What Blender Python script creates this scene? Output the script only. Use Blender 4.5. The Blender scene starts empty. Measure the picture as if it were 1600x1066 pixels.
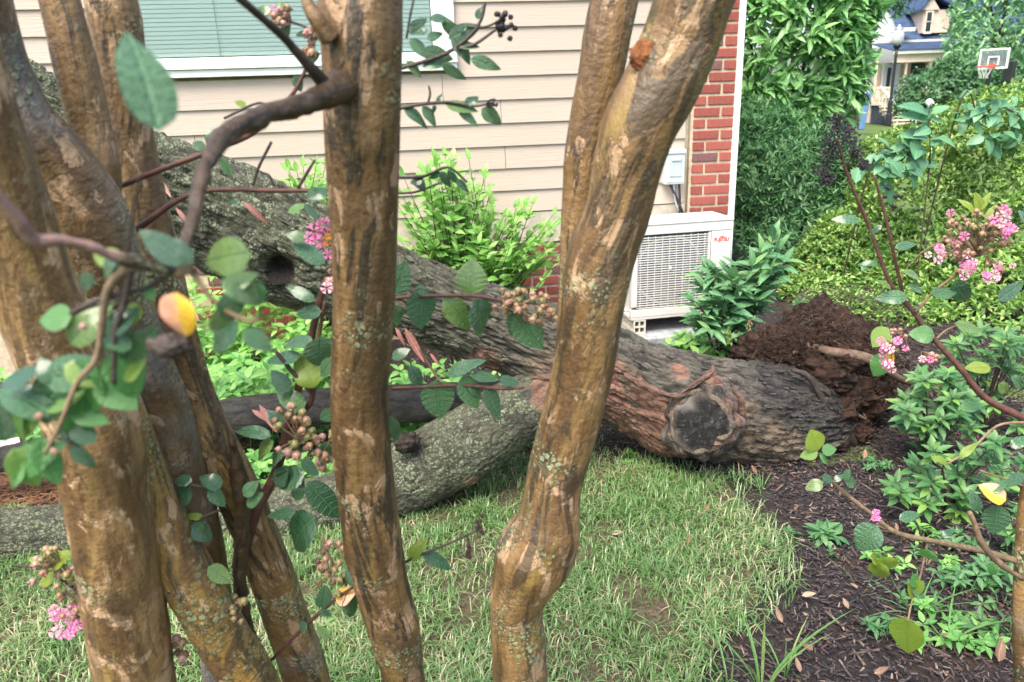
import bpy, math, random
import numpy as np
from math import radians, pi, sin, cos
from mathutils import Vector, Matrix

random.seed(7); RNG = np.random.default_rng(7)
scene = bpy.context.scene
col = scene.collection

# ------------------------------------------------------------------ camera
FPX = 1156.0
PITCH, ROLL = radians(18.0), radians(2.0)
CAM = np.array([0.0, 0.0, 1.5])
def _rx(a): return np.array([[1,0,0],[0,cos(a),-sin(a)],[0,sin(a),cos(a)]])
def _rz(a): return np.array([[cos(a),-sin(a),0],[sin(a),cos(a),0],[0,0,1]])
ROT = _rx(pi/2-PITCH) @ _rz(-ROLL)
cam_d = bpy.data.cameras.new('camera'); cam = bpy.data.objects.new('camera', cam_d); col.objects.link(cam)
cam_d.sensor_width = 36.0; cam_d.lens = 36.0*FPX/1600.0
cam_d.clip_start = 0.02; cam_d.clip_end = 2000
m4 = Matrix([list(r)+[0] for r in ROT.tolist()]+[[0,0,0,1]]); m4.translation = Vector(CAM)
cam.matrix_world = m4
cam_d.dof.use_dof = True; cam_d.dof.focus_distance = 2.3; cam_d.dof.aperture_fstop = 6.0
scene.camera = cam

# ------------------------------------------------------------------ light
SUN_EL, SUN_AZ = radians(60), radians(208)      # azimuth clockwise from +Y
w = bpy.data.worlds.new('World'); scene.world = w; w.use_nodes = True
nt = w.node_tree; bg = nt.nodes['Background']
sky = nt.nodes.new('ShaderNodeTexSky'); sky.sky_type = 'NISHITA'; sky.sun_disc = False
sky.sun_elevation = SUN_EL; sky.sun_rotation = SUN_AZ
sky.air_density = 1.0; sky.dust_density = 4.0; sky.ozone_density = 1.0
nt.links.new(sky.outputs[0], bg.inputs[0]); bg.inputs[1].default_value = 0.13
sun_d = bpy.data.lights.new('sun', 'SUN'); sun = bpy.data.objects.new('sun', sun_d); col.objects.link(sun)
sun_d.energy = 1.5; sun_d.angle = radians(35); sun_d.color = (1.0, 0.94, 0.82)
sd = Vector((sin(SUN_AZ)*cos(SUN_EL), cos(SUN_AZ)*cos(SUN_EL), sin(SUN_EL)))
sun.rotation_euler = (-sd).to_track_quat('-Z', 'Y').to_euler()
scene.view_settings.view_transform = 'Standard'; scene.view_settings.look = 'None'
scene.view_settings.exposure = 1.8; scene.view_settings.gamma = 1.0
scene.view_settings.use_curve_mapping = False
scene.render.engine = 'CYCLES'
scene.cycles.max_bounces = 6; scene.cycles.diffuse_bounces = 3; scene.cycles.glossy_bounces = 2
scene.cycles.transmission_bounces = 4; scene.cycles.transparent_max_bounces = 8
scene.cycles.caustics_reflective = False; scene.cycles.caustics_refractive = False

# ------------------------------------------------------------------ geometry helpers
def ray(x, y): return ROT @ np.array([(x-800)/FPX, -(y-533)/FPX, -1.0])
def PY(x, y, Y):                      # the point seen at a photo pixel, Y metres ahead of the viewer
    d = ray(x, y); return CAM + d*(Y/d[1])
def GR(x, y, z=0.0):                  # the ground point at a photo pixel
    d = ray(x, y); return CAM + d*((z-CAM[2])/d[2])
def depth(p): return float(-(ROT.T @ (np.asarray(p)-CAM))[2])
def mpp(p): return depth(p)/FPX       # metres per photo pixel at a point
def unit(v):
    v = np.asarray(v, float); n = np.linalg.norm(v); return v/n if n > 1e-9 else np.array([0,0,1.0])

def _h(i, j, k, s):
    n = (i.astype(np.int64)*374761393 + j.astype(np.int64)*668265263 + k.astype(np.int64)*2147483647 + s*1274126177) & 0xffffffff
    n = ((n ^ (n >> 13))*1274126177) & 0xffffffff
    n = ((n ^ (n >> 16))*2246822519) & 0xffffffff
    return ((n ^ (n >> 15)) & 0xffffff)/float(0xffffff)
def vnoise(p, s=0):
    p = np.asarray(p, float); b = np.floor(p).astype(np.int64); f = p-b; f = f*f*(3-2*f)
    r = 0
    for dx in (0,1):
        for dy in (0,1):
            for dz in (0,1):
                wgt = (f[:,0] if dx else 1-f[:,0])*(f[:,1] if dy else 1-f[:,1])*(f[:,2] if dz else 1-f[:,2])
                r = r + wgt*_h(b[:,0]+dx, b[:,1]+dy, b[:,2]+dz, s)
    return r
def fbm(p, o=4, s=0):
    p = np.asarray(p, float); a, t, r = 1.0, 0.0, 0.0
    for k in range(o):
        r = r + a*vnoise(p*2**k + 13.7*k, s+k); t += a; a *= .5
    return r/t
def cells(p, s=0):                    # F1, F2 of a cellular noise
    b = np.floor(p).astype(np.int64); f1 = np.full(len(p), 9.0); f2 = f1.copy()
    for dx in (-1,0,1):
        for dy in (-1,0,1):
            for dz in (-1,0,1):
                i, j, k = b[:,0]+dx, b[:,1]+dy, b[:,2]+dz
                q = np.stack([i+_h(i,j,k,s), j+_h(i,j,k,s+1), k+_h(i,j,k,s+2)], 1)
                d = np.sqrt(((q-p)**2).sum(1))
                f2 = np.minimum(np.maximum(f1, d), f2); f1 = np.minimum(f1, d)
    return f1, f2
def sstep(a, b, x): t = np.clip((x-a)/(b-a), 0, 1); return t*t*(3-2*t)

# ------------------------------------------------------------------ object helpers
def mesh_np(name, V, F, mat=None, smooth=True, uv=None, attrs=None):
    me = bpy.data.meshes.new(name); V = np.asarray(V, np.float32)
    Fs = F if isinstance(F, list) else [F]; Fs = [np.asarray(f, np.int32) for f in Fs if len(f)]
    me.vertices.add(len(V)); me.vertices.foreach_set('co', V.ravel())
    loops = np.concatenate([f.ravel() for f in Fs]); tot = np.concatenate([np.full(len(f), f.shape[1], np.int32) for f in Fs])
    st = np.concatenate([[0], np.cumsum(tot)[:-1]]).astype(np.int32)
    me.loops.add(len(loops)); me.loops.foreach_set('vertex_index', loops)
    me.polygons.add(len(tot)); me.polygons.foreach_set('loop_start', st)
    me.polygons.foreach_set('use_smooth', np.full(len(tot), smooth))
    if uv is not None:                # per vertex
        l = me.uv_layers.new(name='UVMap'); l.data.foreach_set('uv', np.asarray(uv, np.float32)[loops].ravel())
    for k, (dom, a) in (attrs or {}).items():
        a = np.asarray(a, np.float32)
        at = me.attributes.new(k, 'FLOAT_VECTOR' if a.ndim == 2 else 'FLOAT', dom)
        at.data.foreach_set('vector' if a.ndim == 2 else 'value', a.ravel())
    me.update(calc_edges=True); me.validate()
    if mat: me.materials.append(mat)
    return me
def link(name, me, parent=None, loc=None, mat4=None, kind=None):
    o = bpy.data.objects.new(name, me); col.objects.link(o)
    if parent is not None:
        o.parent = parent
    if mat4 is not None: o.matrix_basis = mat4
    elif loc is not None: o.location = loc
    if kind: o['kind'] = kind
    return o
def tag(o, label=None, cat=None, group=None, kind=None):
    if label: o['label'] = label
    if cat: o['category'] = cat
    if group: o['group'] = group
    if kind: o['kind'] = kind
    return o
def empty(name, loc, label, cat, group=None):
    o = bpy.data.objects.new(name, None); col.objects.link(o); o.location = [float(c) for c in loc]
    o.empty_display_size = .1
    return tag(o, label, cat, group)
def part(name, V, F, mat, root, smooth=True, kind=None, label=None, **kw):
    """a mesh given in world coordinates, parented to an un-rotated root"""
    base = np.zeros(3); r = root
    while r is not None: base = base + np.array(r.location); r = r.parent
    o = link(name, mesh_np(name, np.asarray(V, float)-base, F, mat, smooth, **kw), root, kind=kind)
    if label: o['label'] = label
    return o

BOXF = np.array([[0,1,3,2],[4,6,7,5],[0,4,5,1],[2,3,7,6],[0,2,6,4],[1,5,7,3]])
class MB:
    """collects shapes, builds one mesh"""
    def __init__(s): s.V = []; s.Q = []; s.T = []; s.n = 0
    def add(s, V, F):
        V = np.asarray(V, float); F = np.asarray(F, int)
        s.V.append(V); (s.Q if F.shape[1] == 4 else s.T).append(F+s.n); s.n += len(V); return s
    def box(s, c, h, ax=None):
        ax = np.eye(3) if ax is None else np.asarray(ax, float); c = np.asarray(c, float)
        V = [c + ax[0]*h[0]*i + ax[1]*h[1]*j + ax[2]*h[2]*k for i in (-1,1) for j in (-1,1) for k in (-1,1)]
        return s.add(V, BOXF[:, ::-1])
    def hull8(s, V): return s.add(V, BOXF[:, ::-1])
    def tube(s, pts, rad, n=6, m=None):
        V, F, (bc, cap) = tube_arr(pts, rad, n, m or max(2, len(pts))); b = s.n; s.add(V, F); s.T.append(cap+b); return s
    def ball(s, c, r, n=6, sc=(1,1,1)):
        V = []; F = []
        for i in range(n+1):
            a = pi*i/n
            for j in range(n+2):
                b = 2*pi*j/(n+2); V.append([sin(a)*cos(b)*r*sc[0], sin(a)*sin(b)*r*sc[1], cos(a)*r*sc[2]])
        k = n+2
        for i in range(n):
            for j in range(k): F.append([i*k+j, (i+1)*k+j, (i+1)*k+(j+1)%k, i*k+(j+1)%k])
        return s.add(np.array(V)+np.asarray(c), F)
    def arr(s):
        F = []
        if s.Q: F.append(np.concatenate(s.Q))
        if s.T: F.append(np.concatenate(s.T))
        return np.concatenate(s.V), F
    def part(s, name, mat, root, smooth=False, bevel=0, **kw):
        V, F = s.arr(); o = part(name, V, F, mat, root, smooth, **kw)
        if bevel:
            b = o.modifiers.new('bevel', 'BEVEL'); b.width = bevel; b.segments = 2; b.limit_method = 'ANGLE'
        return o

def spline(pts, m):
    P = np.asarray(pts, float)
    if len(P) == 2: return P[0] + (P[1]-P[0])*np.linspace(0,1,m)[:,None]
    P = np.vstack([2*P[0]-P[1], P, 2*P[-1]-P[-2]]); n = len(P)-3
    t = np.linspace(0, n, m); i = np.minimum(t.astype(int), n-1); f = (t-i)[:,None]
    a, b, c, d = P[i], P[i+1], P[i+2], P[i+3]
    return .5*(2*b + (c-a)*f + (2*a-5*b+4*c-d)*f**2 + (3*b-a-3*c+d)*f**3)
def tube_arr(pts, rad, n=12, m=20, disp=None, knobs=()):
    """swept tube; disp(bc, pos) -> radial offset; returns V, F, bc (bark coordinates)"""
    pr = spline(np.hstack([np.asarray(pts, float), np.asarray(rad, float)[:,None]*np.ones((len(pts),1))]), m)
    C, Rd = pr[:,:3], np.maximum(pr[:,3], 1e-4)
    T = np.gradient(C, axis=0); T /= np.linalg.norm(T, axis=1)[:,None]+1e-12
    nrm = np.zeros_like(C); u = np.cross(T[0], [0.3,1,0.2]); u = unit(u)
    for i in range(m):
        u = unit(u - T[i]*(u@T[i])); nrm[i] = u
    bi = np.cross(T, nrm)
    L = np.concatenate([[0], np.cumsum(np.linalg.norm(np.diff(C, axis=0), axis=1))])
    th = np.linspace(0, 2*pi, n, endpoint=False)
    dirs = nrm[:,None,:]*np.cos(th)[None,:,None] + bi[:,None,:]*np.sin(th)[None,:,None]
    rm = float(np.mean(Rd))
    bc = np.stack([np.broadcast_to(np.cos(th)*rm, (m,n)), np.broadcast_to(np.sin(th)*rm, (m,n)), np.broadcast_to(L[:,None], (m,n))], 2).reshape(-1,3)
    off = np.broadcast_to(Rd[:,None], (m,n)).reshape(-1).copy()
    D = dirs.reshape(-1,3); CC = np.repeat(C, n, 0); pos = CC + D*off[:,None]
    if disp is not None: off = off + disp(bc, pos)
    for (kc, kr, kh) in knobs:
        off = off + kh*np.exp(-((pos-np.asarray(kc))**2).sum(1)/kr**2)
    V = CC + D*off[:,None]
    i = np.arange(m-1)[:,None]*n; j = np.arange(n)[None,:]; j2 = (j+1)%n
    F = np.stack([i+j, i+j2, i+n+j2, i+n+j], 2).reshape(-1,4)
    V = np.vstack([V, C[:1], C[-1:]]); bc = np.vstack([bc, [[0,0,0]], [[0,0,L[-1]]]])
    a, b = m*n, m*n+1; jj = np.arange(n); jn = (jj+1)%n
    cap = np.concatenate([np.stack([np.full(n,a), jn, jj, jj], 1), np.stack([np.full(n,b), (m-1)*n+jj, (m-1)*n+jn, (m-1)*n+jn], 1)])
    # caps as degenerate-free triangles packed later
    return V, F, (bc, cap[:, :3])
def tube_part(name, pts, rad, mat, root, n=12, m=20, disp=None, knobs=(), attrs=None, label=None, kind=None):
    V, F, (bc, cap) = tube_arr(pts, rad, n, m, disp, knobs)
    a = {'bc': ('POINT', bc)}
    if hasattr(disp, 'ridge'): a['ridge'] = ('POINT', np.concatenate([disp.ridge, [.5,.5]]))
    for k, fn in (attrs or {}).items(): a[k] = ('POINT', fn(V))
    return part(name, V, [F, cap], mat, root, True, attrs=a, label=label, kind=kind)

# ------------------------------------------------------------------ materials
class NT:
    def __init__(s, name):
        s.m = bpy.data.materials.new(name); s.m.use_nodes = True; s.t = s.m.node_tree; s.N = s.t.nodes
        s.b = s.N['Principled BSDF']; s.out = s.N['Material Output']
    def n(s, typ, **kw):
        x = s.N.new('ShaderNode'+typ)
        for k, v in kw.items(): setattr(x, k, v)
        return x
    def l(s, a, b): s.t.links.new(a, b)
    def put(s, sock, v):
        if hasattr(v, 'is_output'): s.l(v, sock)
        else: sock.default_value = (tuple(v)+(1,) if isinstance(v, (tuple,list)) and len(v) == 3 and sock.type == 'RGBA' else v)
    def coord(s, attr=None, scale=(1,1,1), out='Object'):
        if attr: c = s.n('Attribute', attribute_name=attr).outputs['Vector']
        else: c = s.n('TexCoord').outputs[out]
        mp = s.n('Mapping'); s.l(c, mp.inputs[0]); mp.inputs['Scale'].default_value = scale; return mp.outputs[0]
    def noise(s, vec, scale, detail=4, rough=.55, dist=0, out=0):
        x = s.n('TexNoise'); s.l(vec, x.inputs['Vector']); x.inputs['Scale'].default_value = scale
        x.inputs['Detail'].default_value = detail; x.inputs['Roughness'].default_value = rough; x.inputs['Distortion'].default_value = dist
        return x.outputs[out]
    def voro(s, vec, scale, feature='F1', out='Distance', rnd=1.0):
        x = s.n('TexVoronoi', feature=feature); s.l(vec, x.inputs['Vector']); x.inputs['Scale'].default_value = scale
        x.inputs['Randomness'].default_value = rnd; return x.outputs[out]
    def ramp(s, f, a, b, c0=0., c1=1.):
        x = s.n('MapRange', interpolation_type='SMOOTHSTEP'); s.put(x.inputs[0], f)
        x.inputs[1].default_value = a; x.inputs[2].default_value = b; x.inputs[3].default_value = c0; x.inputs[4].default_value = c1
        return x.outputs[0]
    def mix(s, f, a, b, mode='MIX'):
        x = s.n('Mix', data_type='RGBA', blend_type=mode); s.put(x.inputs[0], f); s.put(x.inputs[6], a); s.put(x.inputs[7], b); return x.outputs[2]
    def math(s, op, a, b=0.0, c=0.0):
        x = s.n('Math', operation=op); s.put(x.inputs[0], a); s.put(x.inputs[1], b); s.put(x.inputs[2], c); return x.outputs[0]
    def attr(s, name, out='Fac'): return s.n('Attribute', attribute_name=name).outputs[out]
    def bump(s, h, strength=.5, dist=.01, nrm=None):
        x = s.n('Bump'); s.put(x.inputs['Height'], h); x.inputs['Strength'].default_value = strength; x.inputs['Distance'].default_value = dist
        if nrm is not None: s.l(nrm, x.inputs['Normal'])
        return x.outputs[0]
    def fin(s, colr, rough=.6, nrm=None, spec=.5, metal=0):
        s.put(s.b.inputs['Base Color'], colr); s.put(s.b.inputs['Roughness'], rough)
        s.b.inputs['Specular IOR Level'].default_value = spec; s.b.inputs['Metallic'].default_value = metal
        if nrm is not None: s.l(nrm, s.b.inputs['Normal'])
        return s.m

def plain(name, c, rough=.5, var=.12, scale=8., spec=.5, metal=0, bump=.0):
    t = NT(name); v = t.coord(); f = t.noise(v, scale, 5)
    c2 = tuple(x*(1-var) for x in c); c1 = tuple(min(1, x*(1+var)) for x in c)
    return t.fin(t.mix(t.ramp(f, .3, .7), c2, c1), rough, t.bump(t.noise(v, scale*6, 4), bump, .004) if bump else None, spec, metal)

def leafmat(name, c0, c1, c2=None, rough=.38, trans=.3, spec=.5, vein=.5, spot=0.0, vcol=None, amount2=.12, bump=.35, coat=.15):
    """c0..c1 the run of leaf colours, c2 a rarer tint; midrib and side veins from the leaf's own uv"""
    t = NT(name)
    r = t.math('FRACT', t.math('ADD', t.n('ObjectInfo').outputs['Random'], t.attr('rnd')))
    c = t.mix(t.ramp(r, 0, 1), c0, c1)
    if c2: c = t.mix(t.ramp(t.math('FRACT', t.math('MULTIPLY', r, 7.31)), 1-amount2-.05, 1-amount2+.05), c, c2)
    uv = t.n('UVMap').outputs[0]; sp = t.n('SeparateXYZ'); t.l(uv, sp.inputs[0])
    ax = t.math('ABSOLUTE', sp.outputs[0])
    mid = t.ramp(ax, .010, .032, 1, 0)
    side = t.math('SINE', t.math('MULTIPLY', t.math('SUBTRACT', sp.outputs[1], t.math('MULTIPLY', ax, .30)), 46.))
    sv = t.ramp(side, .72, 1.0, 0, .55)
    vn = t.math('MAXIMUM', mid, sv)
    vc = vcol or tuple(min(1, x*1.9+.03) for x in c1)
    c = t.mix(t.math('MULTIPLY', vn, vein), c, vc)
    ov = t.coord(out='Object')
    nz = t.noise(ov, 60 if spot else 25, 4)
    c = t.mix(t.ramp(nz, .35, .7, .0, .35), c, tuple(x*.62 for x in c0))
    if spot: c = t.mix(t.ramp(t.noise(uv, 5, 4, .65), .66-.25*spot, .72-.1*spot, 0, .85), c, (.30,.16,.05))
    nrm = t.bump(t.math('SUBTRACT', nz, t.math('ADD', t.math('MULTIPLY', vn, .8), t.math('MULTIPLY', t.math('MULTIPLY', side, ax), -.7))), bump, .004)
    t.fin(c, rough, nrm, spec); t.b.inputs['Coat Weight'].default_value = coat; t.b.inputs['Coat Roughness'].default_value = .16
    tr = t.n('BsdfTranslucent'); t.l(t.mix(.5, c, tuple(min(1, x*1.6) for x in c1)), tr.inputs[0])
    mx = t.n('MixShader'); mx.inputs[0].default_value = trans
    t.l(t.b.outputs[0], mx.inputs[1]); t.l(tr.outputs[0], mx.inputs[2]); t.l(mx.outputs[0], t.out.inputs[0])
    return t.m

def myrtle_bark(name, tone=1.0, grey=0.0, lichen=.5, rough=(.42,.62), dark=.8, big_=.45, pale=.85, gold=0.):
    t = NT(name); v = t.coord('bc', (1,1,.22)); v2 = t.coord('bc', (1,1,.5)); v3 = t.coord('bc')
    g = lambda c: tuple(x*tone for x in c)
    n1 = t.noise(v, 14, 5, .6, .8); n2 = t.noise(v, 9, 4, .55, 1.2); n3 = t.noise(v2, 26, 5, .6, .5)
    c = t.mix(t.ramp(n1, .38, .62), g((.082,.045,.018)), g((.220,.134,.056)))
    c = t.mix(t.ramp(n2, .53, .60, 0, .7), c, g((.185,.130,.036)))          # olive-yellow plates
    if gold: c = t.mix(t.ramp(t.noise(v2, 6, 4, .55, 1.0), .47, .50, 0, gold), c, g((.245,.145,.032)))
    c = t.mix(t.ramp(n3, .55-.02*(pale > .9), .61-.01*(pale > .9), 0, min(.9, pale)), c, g((.36,.235,.135)))       # pale fresh patches
    n4 = t.noise(v, 19, 6, .7, 1.0)
    c = t.mix(t.ramp(n4, .505-.06*grey, .565, 0, dark), c, g((.024,.019,.012)))  # old dark skin
    big = t.noise(t.coord('bc', (1,1,.5)), 5.5, 4, .6, .6); c = t.mix(t.ramp(big, .48, .62, 0, big_), c, g((.060,.044,.022)))
    n5 = t.noise(v3, 7, 3)
    c = t.mix(t.ramp(n5, .62-.25*grey, .72, 0, .8*min(1,.3+grey)), c, (.21,.225,.225))
    # lichen discs in colonies
    colony = t.ramp(t.noise(v3, 8, 4), .62-.17*lichen, .70-.14*lichen)
    d = t.voro(v3, 150); d2 = t.voro(v3, 62)
    sp = t.math('MULTIPLY', t.math('MAXIMUM', t.ramp(d, .30, .40, 1, 0), t.ramp(d2, .26, .36, 1, 0)), colony)
    c = t.mix(t.math('MULTIPLY', sp, .85), c, (.30,.36,.20))
    grime = t.math('MULTIPLY', t.ramp(t.noise(v3, 120, 3), .5, .62), colony)
    c = t.mix(t.math('MULTIPLY', grime, .6), c, (.045,.050,.030))
    n7 = t.noise(v2, 38, 6, .7, 1.2); c = t.mix(t.ramp(n7, .60, .625, 0, .75), c, g((.125,.075,.036)))
    n6 = t.noise(t.coord('bc', (1,1,.08)), 60, 5, .7, .3); c = t.mix(t.ramp(n6, .56, .70, 0, .55), c, g((.045,.024,.010)))
    c = t.mix(t.ramp(t.noise(v3, 150, 4, .7), .60, .72, 0, .4), c, g((.26,.19,.12)))
    h = t.math('ADD', t.math('ADD', t.math('MULTIPLY', n4, .9), t.math('MULTIPLY', t.noise(v3, 90, 5), .6)), t.math('MULTIPLY', sp, .5))
    h = t.math('ADD', h, t.math('ADD', t.ramp(n3, .57, .595, 0, -.35), t.ramp(n7, .60, .625, 0, .3)))
    return t.fin(c, t.ramp(n3, .3, .7, *rough), t.bump(h, .85, .007), .5)

def log_bark(name, dark=1.0):
    t = NT(name); v = t.coord('bc', (1,1,.35)); v3 = t.coord('bc')
    n1 = t.noise(v, 28, 6, .65, .4); n2 = t.noise(v3, 5, 4)
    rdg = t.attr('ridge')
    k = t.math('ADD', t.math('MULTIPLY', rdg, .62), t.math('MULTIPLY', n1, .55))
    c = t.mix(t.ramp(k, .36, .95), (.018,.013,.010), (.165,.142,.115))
    c = t.mix(t.ramp(t.noise(v3, 75, 6, .75), .50, .66, 0, .55), c, (.030,.024,.019))
    c = t.mix(t.math('MULTIPLY', t.ramp(n2, .45, .65, 0, .5), rdg), c, (.10,.115,.080))
    c = t.mix(t.math('MULTIPLY', t.attr('lich'), .85), c, t.mix(t.ramp(n1, .35, .65), (.025,.030,.013), (.090,.108,.046)))
    red = t.attr('red'); nr = t.noise(v, 30, 7, .72, .8)
    rc = t.mix(t.ramp(nr, .35, .65), (.085,.035,.022), (.34,.185,.125))
    c = t.mix(t.ramp(t.math('ADD', red, t.math('MULTIPLY', t.math('SUBTRACT', nr, .5), 1.7)), .40, .62, 0, .92), c, rc)
    tan = t.attr('tan')
    tc = t.mix(t.ramp(nr, .35, .65), (.060,.042,.028), (.27,.20,.135))
    c = t.mix(t.ramp(t.math('ADD', tan, t.math('MULTIPLY', t.math('SUBTRACT', nr, .5), 1.7)), .42, .66, 0, .85), c, tc)
    li = t.attr('lich')
    col_ = t.math('MULTIPLY', t.ramp(t.math('ADD', li, t.math('MULTIPLY', t.math('SUBTRACT', t.noise(v3, 13, 6, .7), .5), 1.6)), .36, .66), t.ramp(rdg, .15, .6, .25, 1))
    d = t.voro(v3, 120); d2 = t.voro(v3, 48)
    edge = t.math('MULTIPLY', t.math('SUBTRACT', t.noise(v3, 130, 5, .75), .5), .9)
    sp = t.math('MULTIPLY', t.math('MAXIMUM', t.ramp(t.math('ADD', d, edge), .30, .44, 1, 0), t.ramp(t.math('ADD', d2, edge), .22, .38, 1, 0)), col_)
    c = t.mix(t.math('MULTIPLY', sp, .85), c, t.mix(t.noise(v3, 30, 2), (.20,.25,.095), (.36,.42,.29)))
    c = t.mix(t.ramp(t.attr('rot'), .3, .7), c, (.018,.013,.010))  # rotten wood plus painted shade inside the knot hole
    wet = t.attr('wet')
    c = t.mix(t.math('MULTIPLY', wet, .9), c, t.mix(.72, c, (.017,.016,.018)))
    h = t.math('ADD', t.math('MULTIPLY', n1, 1.0), t.math('MULTIPLY', t.noise(v3, 140, 4, .7), .9))
    return t.fin(c, t.ramp(wet, 0, 1, .72, .42), t.bump(h, 1.0, .016), .45)

M = {}
M['siding'] = None
def siding_mat():
    t = NT('painted_siding'); v = t.coord(scale=(.6, .6, 14)); v1 = t.coord()
    g = t.noise(v, 9, 6, .65, .6)
    r = t.n('ObjectInfo').outputs['Random']
    c = t.mix(r, (.430,.352,.288), (.465,.383,.315))
    c = t.mix(t.ramp(t.noise(v1, 1.6, 5, .65), .4, .75, 0, .35), c, (.40,.335,.265))
    c = t.mix(t.ramp(t.noise(t.coord(scale=(.5,.5,30)), 8, 5, .7), .55, .8, 0, .25), c, (.36,.30,.24))
    return t.fin(c, .55, t.bump(g, .6, .004), .35)
def brick_mat():
    t = NT('red_brick'); v = t.coord(); r = t.n('ObjectInfo').outputs['Random']
    c = t.mix(t.ramp(r, 0, 1), (.22,.055,.043), (.31,.085,.065))
    c = t.mix(t.ramp(t.math('FRACT', t.math('MULTIPLY', r, 9.7)), .84, .87), c, (.14,.075,.075))
    n = t.noise(v, 60, 6, .7); c = t.mix(t.ramp(n, .35, .75, 0, .4), c, (.36,.14,.11))
    c = t.mix(t.ramp(t.noise(v, 18, 4, .6, .5), .66, .78, 0, .5), c, (.42,.33,.27))
    return t.fin(c, .85, t.bump(n, .5, .004), .25)
M['siding'] = siding_mat(); M['brick'] = brick_mat()
M['mortar'] = plain('mortar', (.50,.41,.29), .9, .15, 40, .2, bump=.6)
M['white'] = plain('white_paint', (.80,.80,.78), .4, .04, 6)
M['parge'] = plain('parged_concrete', (.46,.42,.33), .9, .2, 12, .2, bump=.5)
M['ac'] = plain('ac_enamel', (.62,.60,.565), .38, .05, 5)
M['acdark'] = plain('ac_coil', (.10,.11,.13), .5, .2, 40)
M['acfan'] = plain('fan_plastic', (.22,.23,.25), .5, .1, 20)
M['red'] = plain('red_print', (.68,.07,.06), .5, .05, 20)
M['boxgrey'] = plain('grey_enamel', (.50,.57,.57), .4, .06, 10)
M['boxpanel'] = plain('grey_panel', (.40,.46,.47), .4, .06, 10)
M['black'] = plain('black_rubber', (.02,.021,.024), .45, .2, 30)
M['alu'] = plain('bare_metal', (.50,.51,.53), .3, .1, 30, metal=.8)
M['block'] = plain('cast_block', (.60,.56,.46), .85, .12, 40, .2, bump=.4)
M['pad'] = plain('concrete_pad', (.30,.31,.33), .85, .2, 20, .2, bump=.5)
M['blind'] = plain('blind_slat', (.84,.93,.88), .4, .02, 5)
M['cord'] = plain('blind_cord', (.40,.50,.45), .6, .03, 5)
# ------------------------------------------------------------------ terrain
def hgt(x, y):
    x = np.asarray(x, float); y = np.asarray(y, float)
    p = np.stack([x.ravel()*1.1, y.ravel()*1.1, np.zeros(x.size)], 1)
    h = (fbm(p, 3, 3).reshape(x.shape)-.5)*.07*np.clip((20-np.hypot(x, y))/10, 0, 1)
    h = h + .12*sstep(3.3, 4.4, y)*sstep(9., 6., y)                      # bed rises to the house
    h = h + .06*np.exp(-(((x-1.72)/.36)**2+((y-3.32)/.36)**2))           # heaved soil round the roots
    return h
def sheet(name, xs, ys, mat, off, mask=None, kind='structure', extra=None):
    X, Y = np.meshgrid(xs, ys); Z = hgt(X, Y)+off
    if extra is not None: Z = Z + extra(X, Y)
    V = np.stack([X, Y, Z], 2).reshape(-1,3); n = len(xs)
    i = np.arange(len(ys)-1)[:,None]*n; j = np.arange(n-1)[None,:]
    F = np.stack([i+j, i+j+1, i+n+j+1, i+n+j], 2).reshape(-1,4)
    if mask is not None:
        F = F[mask(V[F].mean(1))]; used = np.unique(F); re = np.zeros(len(V), int); re[used] = np.arange(len(used)); V = V[used]; F = re[F]
    return tag(link(name, mesh_np(name, V, F, mat)), kind=kind)
def soil_mat():
    t = NT('bark_mulch'); v = t.coord(); n = t.noise(v, 55, 6, .7, .5); n2 = t.noise(v, 6, 4); n3 = t.noise(v, 160, 4, .7)
    c = t.mix(t.ramp(n, .35, .7), (.018,.014,.014), (.066,.054,.052)); c = t.mix(t.ramp(n2, .5, .7, 0, .5), c, (.075,.045,.028))
    c = t.mix(t.ramp(n3, .64, .72, 0, .6), c, (.19,.15,.13))
    return t.fin(c, .8, t.bump(t.math('ADD', n, n3), .9, .015), .3)
def lawn_mat():
    t = NT('lawn_thatch'); v = t.coord(); n = t.noise(v, 70, 5, .7); n2 = t.noise(v, 5, 4)
    c = t.mix(t.ramp(n, .35, .7), (.050,.040,.026), (.15,.12,.075)); c = t.mix(t.ramp(n2, .42, .62, 0, .4), c, (.075,.085,.035))
    return t.fin(c, .9, t.bump(n, .8, .012), .2)
def far_mat():
    t = NT('far_lawn'); v = t.coord(); n = t.noise(v, 3, 6, .7)
    return t.fin(t.mix(t.ramp(n, .3, .7), (.06,.10,.025), (.10,.15,.04)), .9, None, .2)
M['mulch'] = soil_mat(); M['lawn'] = lawn_mat(); M['far'] = far_mat()

# lawn / mulch border traced on the ground
_b = [GR(x, y) for x, y in ((1128,1066),(1135,1030),(1215,985),(1255,930),(1240,860),(1215,800),(1175,755),(1080,738),(985,712),(930,700))]
BORD = np.array([[p[0], p[1]] for p in _b])
def lawn_edge(y):
    o = np.argsort(BORD[:,1]); return np.interp(y, BORD[o,1], BORD[o,0])
def is_lawn(x, y):
    e = lawn_edge(np.clip(y, 1.0, 2.99)) + .05*(vnoise(np.stack([x*9, y*9, x*0], 1), 5)-.5)
    top = np.where(x < -1.0, 2.6, 3.05)+.12*(vnoise(np.stack([x*4, y*4, x*0], 1), 6)-.5)
    return (x < e) & (y < top) & (y > -2.5)
far_x = np.concatenate([np.linspace(-160,-6,20), np.linspace(-5,5,24), np.linspace(6,160,22)])
far_y = np.concatenate([np.linspace(-60,-4,10), np.linspace(-3,9,26), np.linspace(10,240,30)])
sheet('ground', far_x, far_y, M['far'], -.012)
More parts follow.
